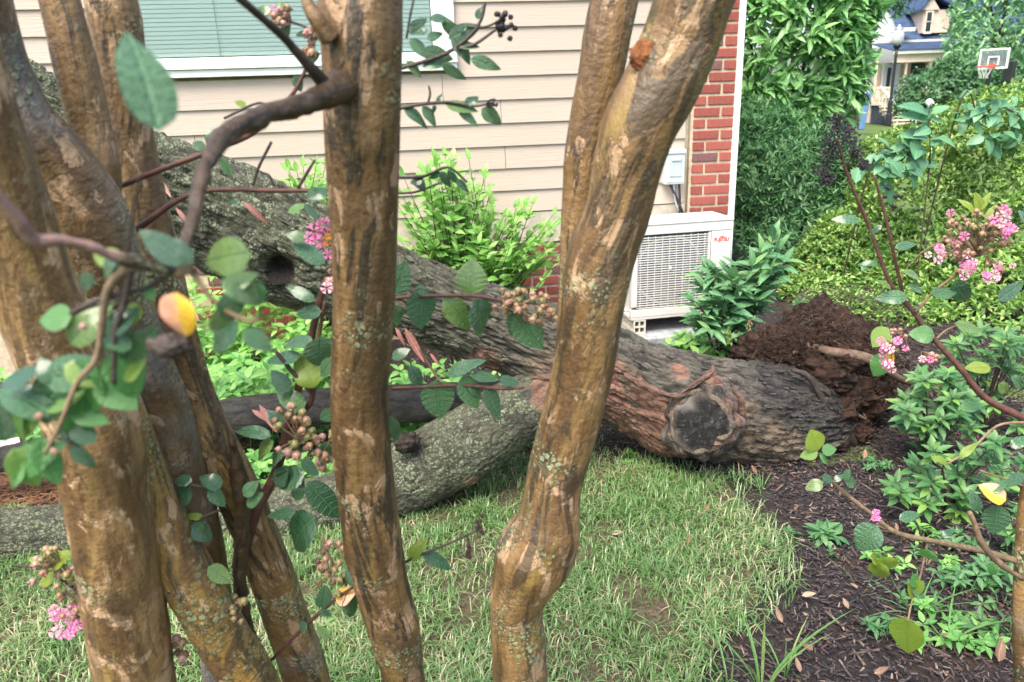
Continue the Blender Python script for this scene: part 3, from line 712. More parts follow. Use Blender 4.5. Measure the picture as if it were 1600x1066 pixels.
# loose bark flakes standing off the trunk
def flakes(pts, rad, disp, count, seed, nm, lw=(.020,.055), ww=(.006,.016), lichf=None, v0=0., v1=1.):
    n_, m_ = 100, 240; V, F, (bc, cap) = tube_arr(pts, rad, n_, m_, disp); V = V[:n_*m_].reshape(m_, n_, 3); bc = bc[:n_*m_].reshape(m_, n_, 3)
    rg = np.random.default_rng(seed); Vs, Fs, B = [], [], []; k0 = 0
    for _ in range(count):
        i = int(rg.uniform(v0, v1)*(m_-12))+5; j = int(rg.integers(n_)); p = V[i, j]; c = V[i].mean(0); nr = unit(p-c)
        if nr@unit(CAM-p) < -.1 or np.linalg.norm(p-PY(437,424,2.54)) < .085: continue
        T = unit(V[i+3, j]-V[i-3, j]); S = np.cross(nr, T); L = rg.uniform(*lw); w_ = rg.uniform(*ww); lift = rg.uniform(.001,.007); th = .0022
        q = []
        for (a, b) in ((-1,-.5),(-.75,.7),(-.1,1),(.7,.75),(1,-.1),(.55,-.9),(-.3,-1)):
            a *= rg.uniform(.75,1.15); b *= rg.uniform(.7,1.2); q.append(p+T*a*L*.5+S*b*w_*.5+nr*(lift*(.3+.7*(a+1)/2)+rg.uniform(0,.0015)))
        q = np.array(q); Vs.append(np.vstack([q+nr*th, q-nr*.006])); g_ = 7
        Fs += [[k0, k0+a, k0+a+1] for a in range(1, 6)]+[[k0+a, k0+7+a, k0+7+(a+1) % 7] for a in range(7)]+[[k0+a, k0+7+(a+1) % 7, k0+(a+1) % 7] for a in range(7)]
        B.append(np.repeat(bc[i, j][None]+rg.normal(0, .02, 3), 14, 0)+.5*(np.vstack([q, q])-p)); k0 += 14
    V2 = np.concatenate(Vs); o = {'bc': ('POINT', np.concatenate(B)), 'ridge': ('POINT', np.repeat(rg.uniform(.45,1.,len(Vs)), 14)), 'lich': ('POINT', (lichf or zero)(V2)), 'red': ('POINT', blobs(RED)(V2)*.6), 'tan': ('POINT', blobs(TAN)(V2)*.6), 'wet': ('POINT', wetf(V2)), 'rot': ('POINT', zero(V2))}
    part(nm, V2, np.array(Fs), M['log'], fallen, False, attrs=o, kind='stuff')
flakes(LP, LR, bark_disp(.0138, 27, 7.5, 1), 1900, 3, 'bark_flakes', lichf=lich, v0=.0, v1=.75)
# torn bark ridges: curled flaps of reddish wood
for (row, w_, seed) in (([(975,588,2.66,0),(1010,604,2.645,0),(1045,618,2.63,0),(1072,618,2.62,0)], .014, 21), ([(1062,618,2.63,0),(1085,600,2.64,0),(1110,584,2.67,0),(1116,572,2.70,0)], .016, 22), ([(815,592,2.66,0),(850,590,2.64,0),(890,592,2.64,0),(930,596,2.66,0)], .022, 23), ([(1142,600,2.66,0),(1158,625,2.64,0),(1160,655,2.63,0)], .014, 24)):
    P5 = [PY(a, b, c) for a, b, c, d in row]; m_ = len(P5)
    tube_part('torn_bark', P5, [w_*.3]+[w_*.75]*(m_-2)+[w_*.25], M['log'], fallen, 28, 60, bark_disp(.006, 40, 14, seed), [], {'red': one(.6), 'tan': one(.1), 'lich': zero, 'wet': one(.3)})

# root ball, roots, soil heap
def soil2():
    t = NT('root_soil'); v = t.coord(); n = t.noise(v, 30, 6, .7, .3); n2 = t.noise(v, 110, 5, .75); n3 = t.noise(v, 5, 3)
    c = t.mix(t.ramp(n, .35, .7), (.024,.015,.011), (.078,.046,.033)); c = t.mix(t.ramp(n3, .45, .65, 0, .6), c, (.095,.050,.033))
    c = t.mix(t.ramp(n2, .66, .74, 0, .6), c, (.22,.16,.12))
    return t.fin(c, .9, t.bump(t.math('ADD', n, n2), 1.0, .02), .2)
M['soil'] = soil2(); M['root'] = plain('root_bark', (.13,.085,.060), .8, .35, 40, .3, bump=.7); M['rootd'] = plain('dark_root', (.045,.034,.028), .7, .3, 40, .3, bump=.6)
rb = lump('root_ball', PY(1302,590,3.36), .27, M['soil'], fallen, 31, .34, (1.0,.85,.98), 110)
for k, (px, py, Y, r) in enumerate(((1240,548,3.30,.16),(1265,528,3.42,.16),(1290,615,3.12,.13),(1325,625,3.12,.14),(1310,565,3.12,.12),(1300,590,2.98,.085),(1308,640,2.95,.08),(1300,688,2.92,.065),(1280,572,3.02,.08),(1325,615,3.02,.10),(1335,670,3.0,.075),(1318,560,3.0,.07),(1350,640,3.05,.06),(1296,560,3.02,.06),(1330,545,3.5,.17),(1352,600,3.36,.13),(1325,660,3.22,.12),(1355,645,3.35,.12),(1210,545,3.42,.12),(1345,575,3.2,.09),(1180,548,3.5,.10),(1370,612,3.3,.07),(1300,520,3.3,.12),(1330,528,3.28,.09),(1285,505,3.4,.12))):
    lump('soil_clod', PY(px, py, Y), r, M['soil'], fallen, 40+k, .42, (1,1,.9), 44)
rr = [([(1285,650,2.95,46),(1312,672,2.93,30),(1335,692,2.95,14)], 'rootd'),([(1262,540,3.10,10),(1300,550,2.98,15),(1345,557,2.95,16),(1378,571,2.95,15),(1402,590,2.98,11),(1425,600,3.05,8)], 'root'),
      ([(1240,552,3.15,8),(1270,548,3.10,9),(1300,555,3.10,9)], 'root'), ([(1288,580,3.03,7),(1305,545,3.0,9),(1312,556,3.05,6)], 'rootd'),
      ([(1238,578,2.85,8),(1262,588,2.84,10),(1280,615,2.83,9),(1296,650,2.83,7),(1308,655,2.84,5)], 'rootd'),
      ([(1325,560,3.05,7),(1338,575,3.02,9),(1335,600,3.03,6)], 'rootd'), ([(1312,615,2.98,5),(1330,640,2.95,6),(1352,655,2.95,4)], 'root'),
      ([(1370,610,3.1,6),(1400,628,3.05,6),(1430,650,3.05,4)], 'rootd'), ([(1250,508,3.3,4),(1280,500,3.25,5),(1310,515,3.22,4)], 'rootd'),
      ([(1285,560,3.05,4),(1292,590,3.0,5),(1290,620,2.98,3)], 'root')]
rq = random.Random(77)
for k in range(26):
    x, y = rq.uniform(1285,1345), rq.uniform(545,670); a_ = rq.uniform(-1.2, 1.2); L_ = rq.uniform(25,75); w_ = rq.uniform(2.2,6)
    row = [(x, y, 2.99, w_)]
    for q in (1,2,3): a_ += rq.uniform(-.6,.6); x += L_/3*cos(a_); y += L_/3*math.sin(a_); row.append((x, y, 2.99+rq.uniform(-.05,.04), w_*(1-.25*q)))
    rr.append((row, rq.choice(('root','rootd','rootd'))))
for row, mname in rr:
    P6, R6 = px_path(row); tube_part('root', P6, R6, M[mname], fallen, 14, 60, bark_disp(.0012, 60, 25, 80))
mb = MB(); rg = random.Random(5)
for k in range(1000):
    px, py = (rg.gauss(1325, 40), rg.gauss(600, 45)) if k % 3 else (rg.gauss(1270, 60), rg.gauss(535, 22)); c = PY(px, py, 3.02+rg.uniform(-.06,.14)); c[2] = max(c[2], float(hgt(c[0], c[1]))+.01); r_ = rg.uniform(.003,.012)
    mb.ball(c, r_, 3, (rg.uniform(.7,1.3), rg.uniform(.7,1.3), rg.uniform(.6,1.1)))
mb.part('soil_crumbs', M['soil'], fallen, False, kind='stuff'); mb = MB()
for k in range(420):
    px, py = rg.gauss(1325, 45), rg.gauss(595, 42); a = PY(px, py, 3.02+rg.uniform(-.05,.1)); d = np.array([rg.uniform(-1,1), rg.uniform(-.4,.2), rg.uniform(-1,.6)])*.05
    mb.tube([a, a+d*.6+np.array([0,0,-.004]), a+d], [.0013,.0011,.0006], 3, 4)
mb.part('rootlets', M['root'], fallen, True, kind='stuff')
# loose shreds of bark over the soil
mb = MB()
for k in range(1100):
    ox, oy = rg.gauss(0, .24), rg.gauss(0, .22); c = np.array([PY(1310,600,3.35)[0]+ox, 3.35+oy, 0])
    up = math.sqrt(max(0, 1-(ox/.62)**2-(oy/.5)**2))*.62
    c[2] = max(float(hgt(c[0], c[1]))+.01, up*rg.uniform(.86, 1.02)); a = rg.uniform(0, 6.3); e = rg.uniform(-.5,.5)
    ax = np.array([[cos(a),sin(a),e],[-sin(a),cos(a),0],[0,0,1]]); mb.box(c, (rg.uniform(.004,.015), rg.uniform(.001,.003), .001), ax)
M['chip'] = plain('mulch_chip', (.050,.036,.030), .75, .5, 14, .3)
mb.part('bark_shreds', M['chip'], fallen, kind='stuff')
# ------------------------------------------------------------------ leaves
def leaf_tpl(nl=5, wid=.5, curl=.25, fold=.25, tip=1.0, wave=0.0, base=.0, side=1):
    """a leaf of length 1 along +y, its face toward +z"""
    V = [[0,0,0]]; uv = [[0,0]]; F = []
    ts = np.linspace(0, 1, nl+1)[1:-1]
    cols_ = (-1,-.5,0,.5,1) if side == 2 else (-1,0,1)
    for t in ts:
        w = wid*.5*(math.sin(pi*min(1, t**(.75 if tip >= 1 else .6)))**(.8))*(1-.25*(t > .7)*(tip-1)*3*(t-.7))
        for c in cols_:
            x = c*w; z = -curl*t*t + fold*abs(x) + wave*math.sin(9*t+2*c)*abs(c)*w - .5*curl*(abs(c)**2)*w*(side == 2)
            V.append([x, t, z]); uv.append([x, t])
    V.append([0,1,-curl]); uv.append([0,1]); n = len(cols_); m = len(ts)
    for c in range(n-1): F.append([0, 1+c+1, 1+c])
    for k in range(m-1):
        for c in range(n-1):
            a = 1+k*n+c; F.append([a, a+1, a+n+1]); F.append([a, a+n+1, a+n])
    e = len(V)-1
    for c in range(n-1): F.append([1+(m-1)*n+c, 1+(m-1)*n+c+1, e])
    return np.array(V, float), np.array(F), np.array(uv, float)
def frame(d, nrm):
    y = unit(d); z = np.asarray(nrm, float); z = z-y*(z@y)
    if np.linalg.norm(z) < 1e-5: z = np.cross(y, [1,.3,.2])
    z = unit(z); return np.stack([np.cross(y, z), y, z], 1)
def leaf_obj(me, root, p, d, nrm, L, base, name='leaf', sx=1.0):
    R = frame(d, nrm); m = Matrix([list(R[i]*np.array([L*sx, L, L]))+[0] for i in range(3)]+[[0,0,0,1]])
    m.translation = Vector(np.asarray(p)-base)
    return link(name, me, root, mat4=m)
class Species:
    def __init__(s, name, mat, n=4, **kw):
        s.T = []; s.ME = []; s.mat = mat; s.name = name
        cu, fo = kw.pop('curl', .25), kw.pop('fold', .25)
        for k in range(n):
            q = dict(kw); f = 1+.5*(k/(max(1, n-1))-.5)*2*.8
            V, F, uv = leaf_tpl(curl=cu*f*(-.3 if k == 0 and cu > .1 else 1), fold=fo*(1.3-.5*k/n), wave=kw.get('wave', .0), **{a: b for a, b in q.items() if a != 'wave'})
            s.T.append((V, F, uv)); s.ME.append(mesh_np(name, V, F, mat, True, uv=uv, attrs={'rnd': ('POINT', np.zeros(len(V)))}))
def base_of(root):
    b = np.zeros(3); r = root
    while r is not None: b = b+np.array(r.location); r = r.parent
    return b
def foliage(root, sp, leaves, maxn=300, name='leaf', sname='foliage', seed=0):
    """leaves: rows (p, d, n, L); the nearest become objects, the rest one part"""
    rg = np.random.default_rng(seed+11); base = base_of(root)
    if not leaves: return
    key = np.array([depth(l[0])/max(l[3], 1e-3) for l in leaves]); order = np.argsort(key)
    # those out of the frame go to the joined part
    inf = []
    for i in order:
        c = ROT.T @ (np.asarray(leaves[i][0])-CAM); z = -c[2]
        inf.append(z > .05 and abs(c[0]/z*FPX) < 830 and abs(c[1]/z*FPX) < 560)
    order = [i for i, f in zip(order, inf) if f] + [i for i, f in zip(order, inf) if not f]
    nobj = min(maxn, sum(inf))
    for i in order[:nobj]:
        p, d, n, L = leaves[i]; leaf_obj(sp.ME[rg.integers(len(sp.ME))], root, p, d, n, L, base, name)
    rest = [leaves[i] for i in order[nobj:]]
    if rest: merged(root, sp, rest, sname, seed)
def merged(root, sp, leaves, sname='foliage', seed=0, kind='stuff'):
    rg = np.random.default_rng(seed+5); Vs, Fs, UVs, Rn = [], [], [], []; n0 = 0
    Pp = np.array([l[0] for l in leaves]); Dd = np.array([unit(l[1]) for l in leaves]); Nn = np.array([np.asarray(l[2], float) for l in leaves]); L = np.array([l[3] for l in leaves])
    Nn = Nn - Dd*(Nn*Dd).sum(1)[:,None]; Nn /= np.linalg.norm(Nn, axis=1)[:,None]+1e-9; X = np.cross(Dd, Nn)
    pick = rg.integers(len(sp.T), size=len(leaves))
    for k, (V, F, uv) in enumerate(sp.T):
        m = pick == k
        if not m.any(): continue
        W_ = (V[None,:,0:1]*X[m][:,None,:] + V[None,:,1:2]*Dd[m][:,None,:] + V[None,:,2:3]*Nn[m][:,None,:])*L[m][:,None,None] + Pp[m][:,None,:]
        c = m.sum(); Vs.append(W_.reshape(-1,3)); Fs.append((F[None]+(np.arange(c)*len(V))[:,None,None]+n0).reshape(-1,3)); n0 += c*len(V)
        UVs.append(np.tile(uv, (c,1))); Rn.append(np.repeat(rg.random(c), len(V)))
    return part(sname, np.concatenate(Vs), np.concatenate(Fs), sp.mat, root, True, kind=kind, uv=np.concatenate(UVs), attrs={'rnd': ('POINT', np.concatenate(Rn))})

M['myl'] = leafmat('myrtle_leaf', (.030,.110,.048), (.065,.185,.060), (.14,.25,.03), rough=.26, trans=.22, spec=.8, vein=.32, amount2=.10, bump=.8, coat=.75)
M['myb'] = leafmat('myrtle_leaf_near', (.048,.185,.048), (.11,.30,.065), (.22,.34,.04), rough=.34, trans=.38, spec=.8, vein=.25, amount2=.2, bump=.5, coat=.5)
M['myy'] = leafmat('myrtle_leaf_yellowing', (.16,.26,.03), (.26,.34,.05), None, rough=.3, trans=.4, vein=.4, vcol=(.12,.20,.02))
M['myo'] = leafmat('myrtle_leaf_turning', (.62,.30,.16), (.72,.45,.30), (.70,.42,.05), rough=.35, trans=.3, vein=.25, spot=.3, amount2=.4)
_t = NT('turning_leaf'); _u = _t.n('UVMap').outputs[0]; _s = _t.n('SeparateXYZ'); _t.l(_u, _s.inputs[0]); _n = _t.noise(_u, 4, 5, .65)
_c = _t.mix(_t.ramp(_t.math('ADD', _s.outputs[0], _t.math('MULTIPLY', _t.math('SUBTRACT', _n, .5), .9)), -.15, .2), (.62,.37,.03), (.60,.29,.20))
_c = _t.mix(_t.ramp(_t.noise(_u, 9, 5, .7), .60, .68, 0, .8), _c, (.25,.13,.10)); _c = _t.mix(_t.ramp(_t.math('ABSOLUTE', _s.outputs[0]), .008, .03, .5, 0), _c, (.55,.40,.15))
M['myo'] = _t.fin(_c, .4, _t.bump(_n, .4, .004), .5)
M['dry'] = leafmat('dry_leaf', (.20,.11,.07), (.34,.23,.165), (.40,.32,.23), rough=.7, trans=.15, spec=.25, vein=.25, spot=.3, amount2=.3)
M['twig'] = plain('twig_bark', (.085,.036,.026), .5, .3, 60, .4, bump=.4)
M['twigd'] = plain('dark_twig', (.050,.036,.030), .6, .35, 40, .4, bump=.5)
M['twigl'] = plain('pale_twig', (.20,.14,.085), .65, .3, 60, .3, bump=.5)
M['twigp'] = plain('pinkish_twig', (.22,.135,.115), .6, .3, 50, .35, bump=.4)
t = NT('seed_capsule'); r_ = t.n('ObjectInfo').outputs['Random']
c_ = t.mix(t.ramp(r_, 0, .6), (.20,.19,.075), (.33,.185,.11)); c_ = t.mix(t.ramp(r_, .7, .95), c_, (.40,.23,.20))
M['bud'] = t.fin(t.mix(t.ramp(t.noise(t.coord(), 3, 3), .4, .7, 0, .5), c_, (.13,.08,.04)), .42, None, .5)
M['budk'] = plain('black_seed_capsule', (.016,.015,.018), .6, .4, 60, .4)
M['pink'] = plain('pink_petal', (.72,.20,.42), .6, .15, 30, .3)
M['pinkp'] = plain('pale_pink_petal', (.72,.40,.47), .6, .15, 30, .3)
M['orange'] = plain('orange_stamen', (.80,.30,.03), .6, .2, 30, .3)
S_my = Species('leaf', M['myl'], 5, nl=8, wid=.66, curl=.22, fold=.16, side=2, wave=.06)
S_mb = Species('leaf', M['myb'], 4, nl=8, wid=.72, curl=.18, fold=.14, side=2, wave=.05)
S_yy = Species('leaf', M['myy'], 3, nl=8, wid=.82, curl=.15, fold=.12, side=2, wave=.05)
S_oo = Species('leaf', M['myo'], 2, nl=8, wid=.85, curl=.2, fold=.15, side=2, wave=.08)
def leaf_mesh(sp, wid, k=0, **kw):
    V, F, uv = leaf_tpl(nl=9, wid=wid, side=2, **kw)
    return mesh_np('leaf', V, F, sp.mat, True, uv=uv, attrs={'rnd': ('POINT', np.zeros(len(V)))})
_lc = {}
def pleaf(root, x0, y0, x1, y1, Y, w=.62, sp=None, tilt=None, dY=0.0, seed=[0], name='leaf'):
    """a leaf from its stalk (x0,y0) to its tip (x1,y1) in photo pixels, Y metres ahead"""
    sp = sp or S_my; seed[0] += 1; rg = random.Random(seed[0])
    a = PY(x0, y0, Y); b = PY(x1, y1, Y+dY); d = b-a; L = np.linalg.norm(d)
    tc = unit(CAM-a); nrm = tc + np.array([rg.uniform(-.75,.75), 0, .5+rg.uniform(-.5,.6)]) if tilt is None else tc+np.asarray(tilt)
    key = (sp.name+sp.mat.name, round(w, 1), rg.randrange(3))
    if key not in _lc: _lc[key] = leaf_mesh(sp, key[1], curl=.08+.20*key[2], fold=.06+.14*key[2], wave=.04+.05*key[2])
    return leaf_obj(_lc[key], root, a, d, nrm, L, base_of(root), name, w/key[1])
def ptwig(name, root, rows, mat, n=8, m=None, wob=0.0, label=None):
    P, R = px_path(rows); return tube_part(name, P, R, mat, root, n, m or max(8, 6*len(rows)), (lambda bc, pos: (fbm(pos*60, 3, 2)-.5)*wob) if wob else None, label=label)
def branch(root, name='branch'):
    e = bpy.data.objects.new(name, None); col.objects.link(e); e.parent = root; e.empty_display_size = .05
    return e
def blossom(root, c, r, mat, seed, petals=6, name='flower'):
    """a crinkled crape myrtle floret: ruffled petals round a yellow eye"""
    rg = random.Random(seed); V = []; F = []; ax = unit(CAM-np.asarray(c)+np.array([rg.uniform(-.5,.5), 0, rg.uniform(-.2,.7)])); fx = frame(ax, [rg.random(), .2, rg.random()])
    for k in range(petals):
        a = 2*pi*k/petals+rg.uniform(-.2,.2); n0 = len(V)
        for i in range(4):
            for j in range(4):
                rr = r*(.15+.85*i/3); aa = a+(j-1.5)*.27*(.3+.7*i/3); zz = r*(.35*math.sin(3*j+5*i+k)*i/3+rg.uniform(-.08,.08))
                V.append(np.asarray(c)+fx[:,0]*cos(aa)*rr+fx[:,2]*sin(aa)*rr+fx[:,1]*(zz+.1*r))
        for i in range(3):
            for j in range(3): q = n0+i*4+j; F.append([q, q+1, q+5, q+4])
    return part(name, V, np.array(F), mat, root, True)
_cap = {}
def capsule(root, c, r, mat, seed, name='seed_capsule'):
    k = (mat.name, seed % 3)
    if k not in _cap:
        mb = MB().ball((0,0,0), 1, 7, (1,1,.95)); 
        for i in range(5): a = 2*pi*i/5; mb.box((cos(a)*.75, sin(a)*.75, -.75), (.22,.10,.25), np.array([[cos(a),sin(a),.4],[-sin(a),cos(a),0],[-.4,0,1]]))
        V, F = mb.arr(); _cap[k] = mesh_np(name, V, F, mat, True)
    rg = random.Random(seed); R = frame([rg.uniform(-1,1), rg.uniform(-1,.2), rg.uniform(-.4,1)], [rg.random(), 1, .3])
    m = Matrix([list(R[i]*r)+[0] for i in range(3)]+[[0,0,0,1]]); m.translation = Vector(np.asarray(c)-base_of(root))
    return link(name, _cap[k], root, mat4=m)
def cluster(root, px, py, Y, wpx, hpx, n, rpx, mat, seed, stem=None, depthv=.02):
    """a panicle of capsules with its fine stalks"""
    rg = random.Random(seed); c0 = PY(*(stem or (px, py)), Y); mb = MB()
    for i in range(n):
        for _ in range(20):
            u, v = rg.uniform(-1,1), rg.uniform(-1,1)
            if u*u+v*v < 1: break
        c = PY(px+u*wpx, py+v*hpx, Y+rg.uniform(-depthv, depthv)); r = rpx*.78*mpp(c)*rg.uniform(.7, 1.2)
        capsule(root, c, r, mat, seed*50+i); mid = (c0+c)/2+np.array([0,0,rg.uniform(-.004,.004)]); mb.tube([c0, mid, c], [.0011,.0009,.0008], 4, 5)
    mb.part('stalk', M['twigl'] if mat is not M['budk'] else M['budk'], root, True)

# ------------------------------------------------------------------ crape myrtle stems
M['bk1'] = myrtle_bark('myrtle_bark_warm', 1.35, 0, .62, dark=.78, gold=.12)
M['bkt'] = myrtle_bark('myrtle_bark_tan', 1.6, 0, .45, dark=.5, big_=.2, pale=1.0)
M['bkm'] = myrtle_bark('myrtle_bark_brown', 1.05, 0, .5, dark=.92, big_=.75, gold=.1)
M['bkb'] = myrtle_bark('branch_bark', .32, .3, .3)
M['bk2'] = myrtle_bark('myrtle_bark_dark', 1.25, .15, .6, dark=.88, gold=.2)
M['bk3'] = myrtle_bark('myrtle_bark_grey', 1.3, .9, .75, (.25,.5), .45)
M['bk4'] = myrtle_bark('myrtle_bark_lichen', 1.5, .1, 1.0, dark=.75, gold=.7)
def stem(root, rows, mat, seed, knobs=(), n=64, lump_=.004, label=None, down=True, name='stem'):
    P, R = px_path(rows)
    if down:                                     # carry the stem on to the soil, out of the frame
        d = unit(P[-1]-P[-2]); d = unit(d+np.array([0,0,-.9])); q = P[-1].copy(); k = 0
        while q[2] > .02 and k < 12:
            stp = min(.22, max(.05, q[2]+.03)); q = q+d*stp; d = unit(d+np.array([0,0,-.3])); P.append(q.copy()); R.append(R[-1]*1.03); k += 1
    L = sum(np.linalg.norm(P[i+1]-P[i]) for i in range(len(P)-1))
    dsp = lambda bc, pos: lump_*2*(fbm(np.stack([bc[:,0]*14, bc[:,1]*14, bc[:,2]*5], 1), 3, seed)-.5) + .0022*(fbm(np.stack([bc[:,0]*70, bc[:,1]*70, bc[:,2]*26], 1), 4, seed+4)-.5)
    kk = [(PY(a, b, c), r*mpp(PY(a, b, c)), h*mpp(PY(a, b, c))) for a, b, c, r, h in knobs]
    return tube_part(name, P, R, mat, root, n, int(L/.006)+10, dsp, kk, label=label)

mid = empty('crape_myrtle', PY(640,1066,1.13)*np.array([1,1,0]), 'single upright smooth barked crape myrtle stem with a cut knob, left of centre', 'tree', 'crape myrtle trunks in front')
stem(mid, [(568,-60,.86,128),(566,0,.86,126),(566,60,.86,126),(566,130,.87,124),(566,220,.88,118),(568,320,.90,108),(570,420,.92,98),(566,520,.94,92),(563,600,.96,90),(566,700,.98,90),(574,780,1.0,88),(585,860,1.02,86),(603,940,1.05,84),(622,1010,1.08,76),(632,1066,1.10,64)], M['bkm'], 3,
     [(556,118,.79,26,20),(532,120,.80,20,20),(582,132,.80,20,12),(545,150,.80,24,12),(530,150,.80,16,10),(565,100,.79,12,8),(555,205,.82,22,6),(575,235,.83,20,9),(515,20,.85,30,8),(525,890,.98,30,7),(640,985,1.04,30,8)], 72)
ptwig('branch', mid, [(572,118,.875,70),(548,128,.850,62),(522,142,.81,46),(490,157,.77,36),(440,172,.72,32),(395,186,.67,32),(350,215,.62,31),(322,258,.58,25),(308,305,.55,20),(300,345,.53,19),(285,385,.51,20),(268,422,.50,19),(225,412,.49,16),(185,405,.48,14)], M['bkb'], 28, 260, .007, label='dark bare branch arching toward the viewer')
ptwig('branch', mid, [(262,424,.50,16),(215,410,.49,17),(170,398,.48,18),(140,385,.47,19),(95,376,.46,20),(55,375,.45,20),(25,340,.44,20),(-15,296,.43,18)], M['twigp'], 14, 90, .003, label='pinkish brown twig end, out of focus')
ptwig('branch', mid, [(505,128,.80,22),(475,95,.77,17),(440,55,.74,14),(400,20,.70,13),(360,-15,.67,13)], M['twigd'], 10, 50, .002)
ptwig('branch', mid, [(516,60,.82,34),(495,30,.81,26),(482,8,.81,20),(474,-14,.81,12)], M['bk2'], 12, 30, .002, label='short broken spur')

rgt = empty('crape_myrtle', PY(812,1066,1.12)*np.array([1,1,0]), 'thick mottled crape myrtle trunk with a swollen knee, forking into two upward', 'tree', 'crape myrtle trunks in front')
stem(rgt, [(1112,-60,.98,118),(1085,0,.99,120),(1065,60,1.0,120),(1035,130,1.0,120),(998,200,1.0,116),(978,270,1.01,106),(962,340,1.02,106),(936,410,1.03,110),(922,500,1.03,98),(911,575,1.04,95),(893,650,1.05,94),(872,725,1.06,92),(863,770,1.06,90),(857,806,1.06,94),(850,835,1.06,114),(835,869,1.07,124),(818,910,1.08,98),(807,947,1.09,85),(810,1004,1.10,83),(812,1066,1.12,85)], M['bk1'], 13,
     [(1010,88,.92,22,8),(1000,110,.92,26,-3),(860,700,.99,20,6),(790,890,1.0,26,8),(832,838,1.0,26,4),(890,830,1.02,34,8),(780,960,1.04,30,5)], 80, .0035)
stem(rgt, [(968,-60,1.10,74),(960,0,1.10,74),(948,60,1.10,76),(938,120,1.10,74),(926,180,1.10,72),(916,240,1.10,70),(908,320,1.10,62),(900,400,1.09,54),(894,480,1.08,48),(888,560,1.07,42),(880,620,1.06,36)], M['bk2'], 17, (), 56, .003, down=False)
V_ = PY(1007,88,.972); lump('orange_fungus', V_, .0165, plain('orange_growth', (.22,.085,.035), .9, .5, 60, .2, bump=.8), rgt, 91, .35, (1.0,.42,1.1), 40)

lft = empty('crape_myrtle', PY(430,1066,1.0)*np.array([1,1,0]), 'clump of crossing crape myrtle trunks with peeling tan bark and lichen at the left edge', 'tree', 'crape myrtle trunks in front')
stem(lft, [(-70,60,.74,120),(-35,190,.76,120),(10,320,.78,122),(45,430,.80,122),(85,530,.82,126),(130,620,.85,132),(152,690,.87,130),(165,760,.89,122),(178,840,.91,118),(190,920,.94,118),(203,1000,.97,116),(212,1066,1.0,112)], M['bkt'], 23, [(150,720,.82,40,6),(60,470,.74,50,8)], 80, .0035)
stem(lft, [(-48,-60,.86,100),(-26,60,.88,102),(-8,120,.89,104),(24,190,.90,112),(66,245,.92,124),(112,305,.94,128),(140,355,.95,124),(165,420,.96,108),(190,490,.98,98),(216,560,1.0,94),(246,640,1.02,94),(270,720,1.05,88),(298,800,1.08,76),(322,880,1.12,62),(336,960,1.16,56),(346,1066,1.18,52)], M['bk3'], 29, [(150,320,.86,36,8),(120,360,.88,34,7)], 84, .004)
stem(lft, [(75,-60,.98,60),(98,20,.98,62),(120,110,.98,62),(142,200,.98,60),(158,270,.97,58),(165,330,.97,44)], M['bk2'], 31, (), 56, .003, down=False)
stem(lft, [(160,-60,1.08,74),(180,30,1.08,78),(190,110,1.08,70),(201,190,1.08,66),(216,270,1.08,66),(232,350,1.08,70),(252,440,1.08,70),(276,530,1.08,64),(298,610,1.09,68),(330,685,1.1,70),(368,760,1.12,70),(401,838,1.14,67),(432,920,1.17,68),(460,1000,1.2,69),(480,1066,1.22,70)], M['bk2'], 37, [(190,300,1.02,30,6)], 72, .003)
stem(lft, [(175,590,.93,60),(195,650,.94,62),(218,720,.95,68),(242,790,.96,74),(272,860,.98,80),(310,930,1.0,82),(350,1000,1.03,80),(392,1066,1.06,78)], M['bk4'], 43, (), 72, .003)
ptwig('sucker', lft, [(360,672,1.04,5),(364,695,1.04,12),(372,740,1.05,22),(378,830,1.06,22),(374,900,1.07,20),(382,960,1.08,19),(400,1020,1.10,18),(425,1080,1.12,18)], M['bkb'], 20, 90, .012)
# leafy suckers of the clump
ptwig('sucker', lft, [(516,415,1.10,9),(500,470,1.10,11),(478,560,1.10,13),(455,650,1.10,14),(430,740,1.10,16),(400,800,1.10,18),(378,870,1.10,20)], M['twig'], 10, 60)
ptwig('sucker', lft, [(508,470,1.08,6),(496,540,1.08,8),(488,620,1.09,9),(470,650,1.09,10),(435,720,1.10,10)], M['twig'], 8, 40)
ptwig('sucker', lft, [(430,548,1.06,6),(460,585,1.07,7),(486,612,1.08,8)], M['twigd'], 8, 20)
def leaves_px(root, rows, Y, sp=None):
    for r in rows:
        x0, y0, x1, y1 = r[:4]; o = r[4] if len(r) > 4 and isinstance(r[4], dict) else {}
        pleaf(root, x0, y0, x1, y1, Y+o.get('dY0', 0), o.get('w', .62), o.get('sp', sp), o.get('tilt'), dY=o.get('dY', 0))
# on the left sucker
br = branch(lft, 'sucker_shoot')
leaves_px(br, [(482,374,446,364),(508,412,458,378),(492,470,446,444,{'w':.4}),(503,486,458,491,{'w':.5}),(490,535,440,528,{'w':.55}),(500,526,502,578,{'w':.95}),(492,606,462,556,{'w':.7,'sp':S_yy}),
    (470,556,414,562,{'w':.5}),(452,612,424,578),(474,642,438,606,{'w':.7}),(442,668,420,640),(424,682,366,662,{'w':.4}),(428,690,388,712),(445,705,412,724),(455,735,430,760),
    (476,742,424,752,{'w':.8}),(462,782,470,752),(480,752,536,816,{'w':.45}),(492,808,432,860,{'w':.72}),(462,800,414,806,{'w':.4}),(505,690,520,722),(500,655,530,640),(470,720,500,742),(520,560,500,590),(430,760,448,728,{'w':.8})], 1.07)
cluster(br, 458, 672, 1.03, 42, 40, 24, 8.5, M['bud'], 4, (470,690)); cluster(br, 505, 700, 1.05, 22, 34, 10, 8, M['bud'], 5, (500,720))
cluster(br, 515, 425, 1.06, 8, 20, 5, 7, M['bud'], 6, (514,450))
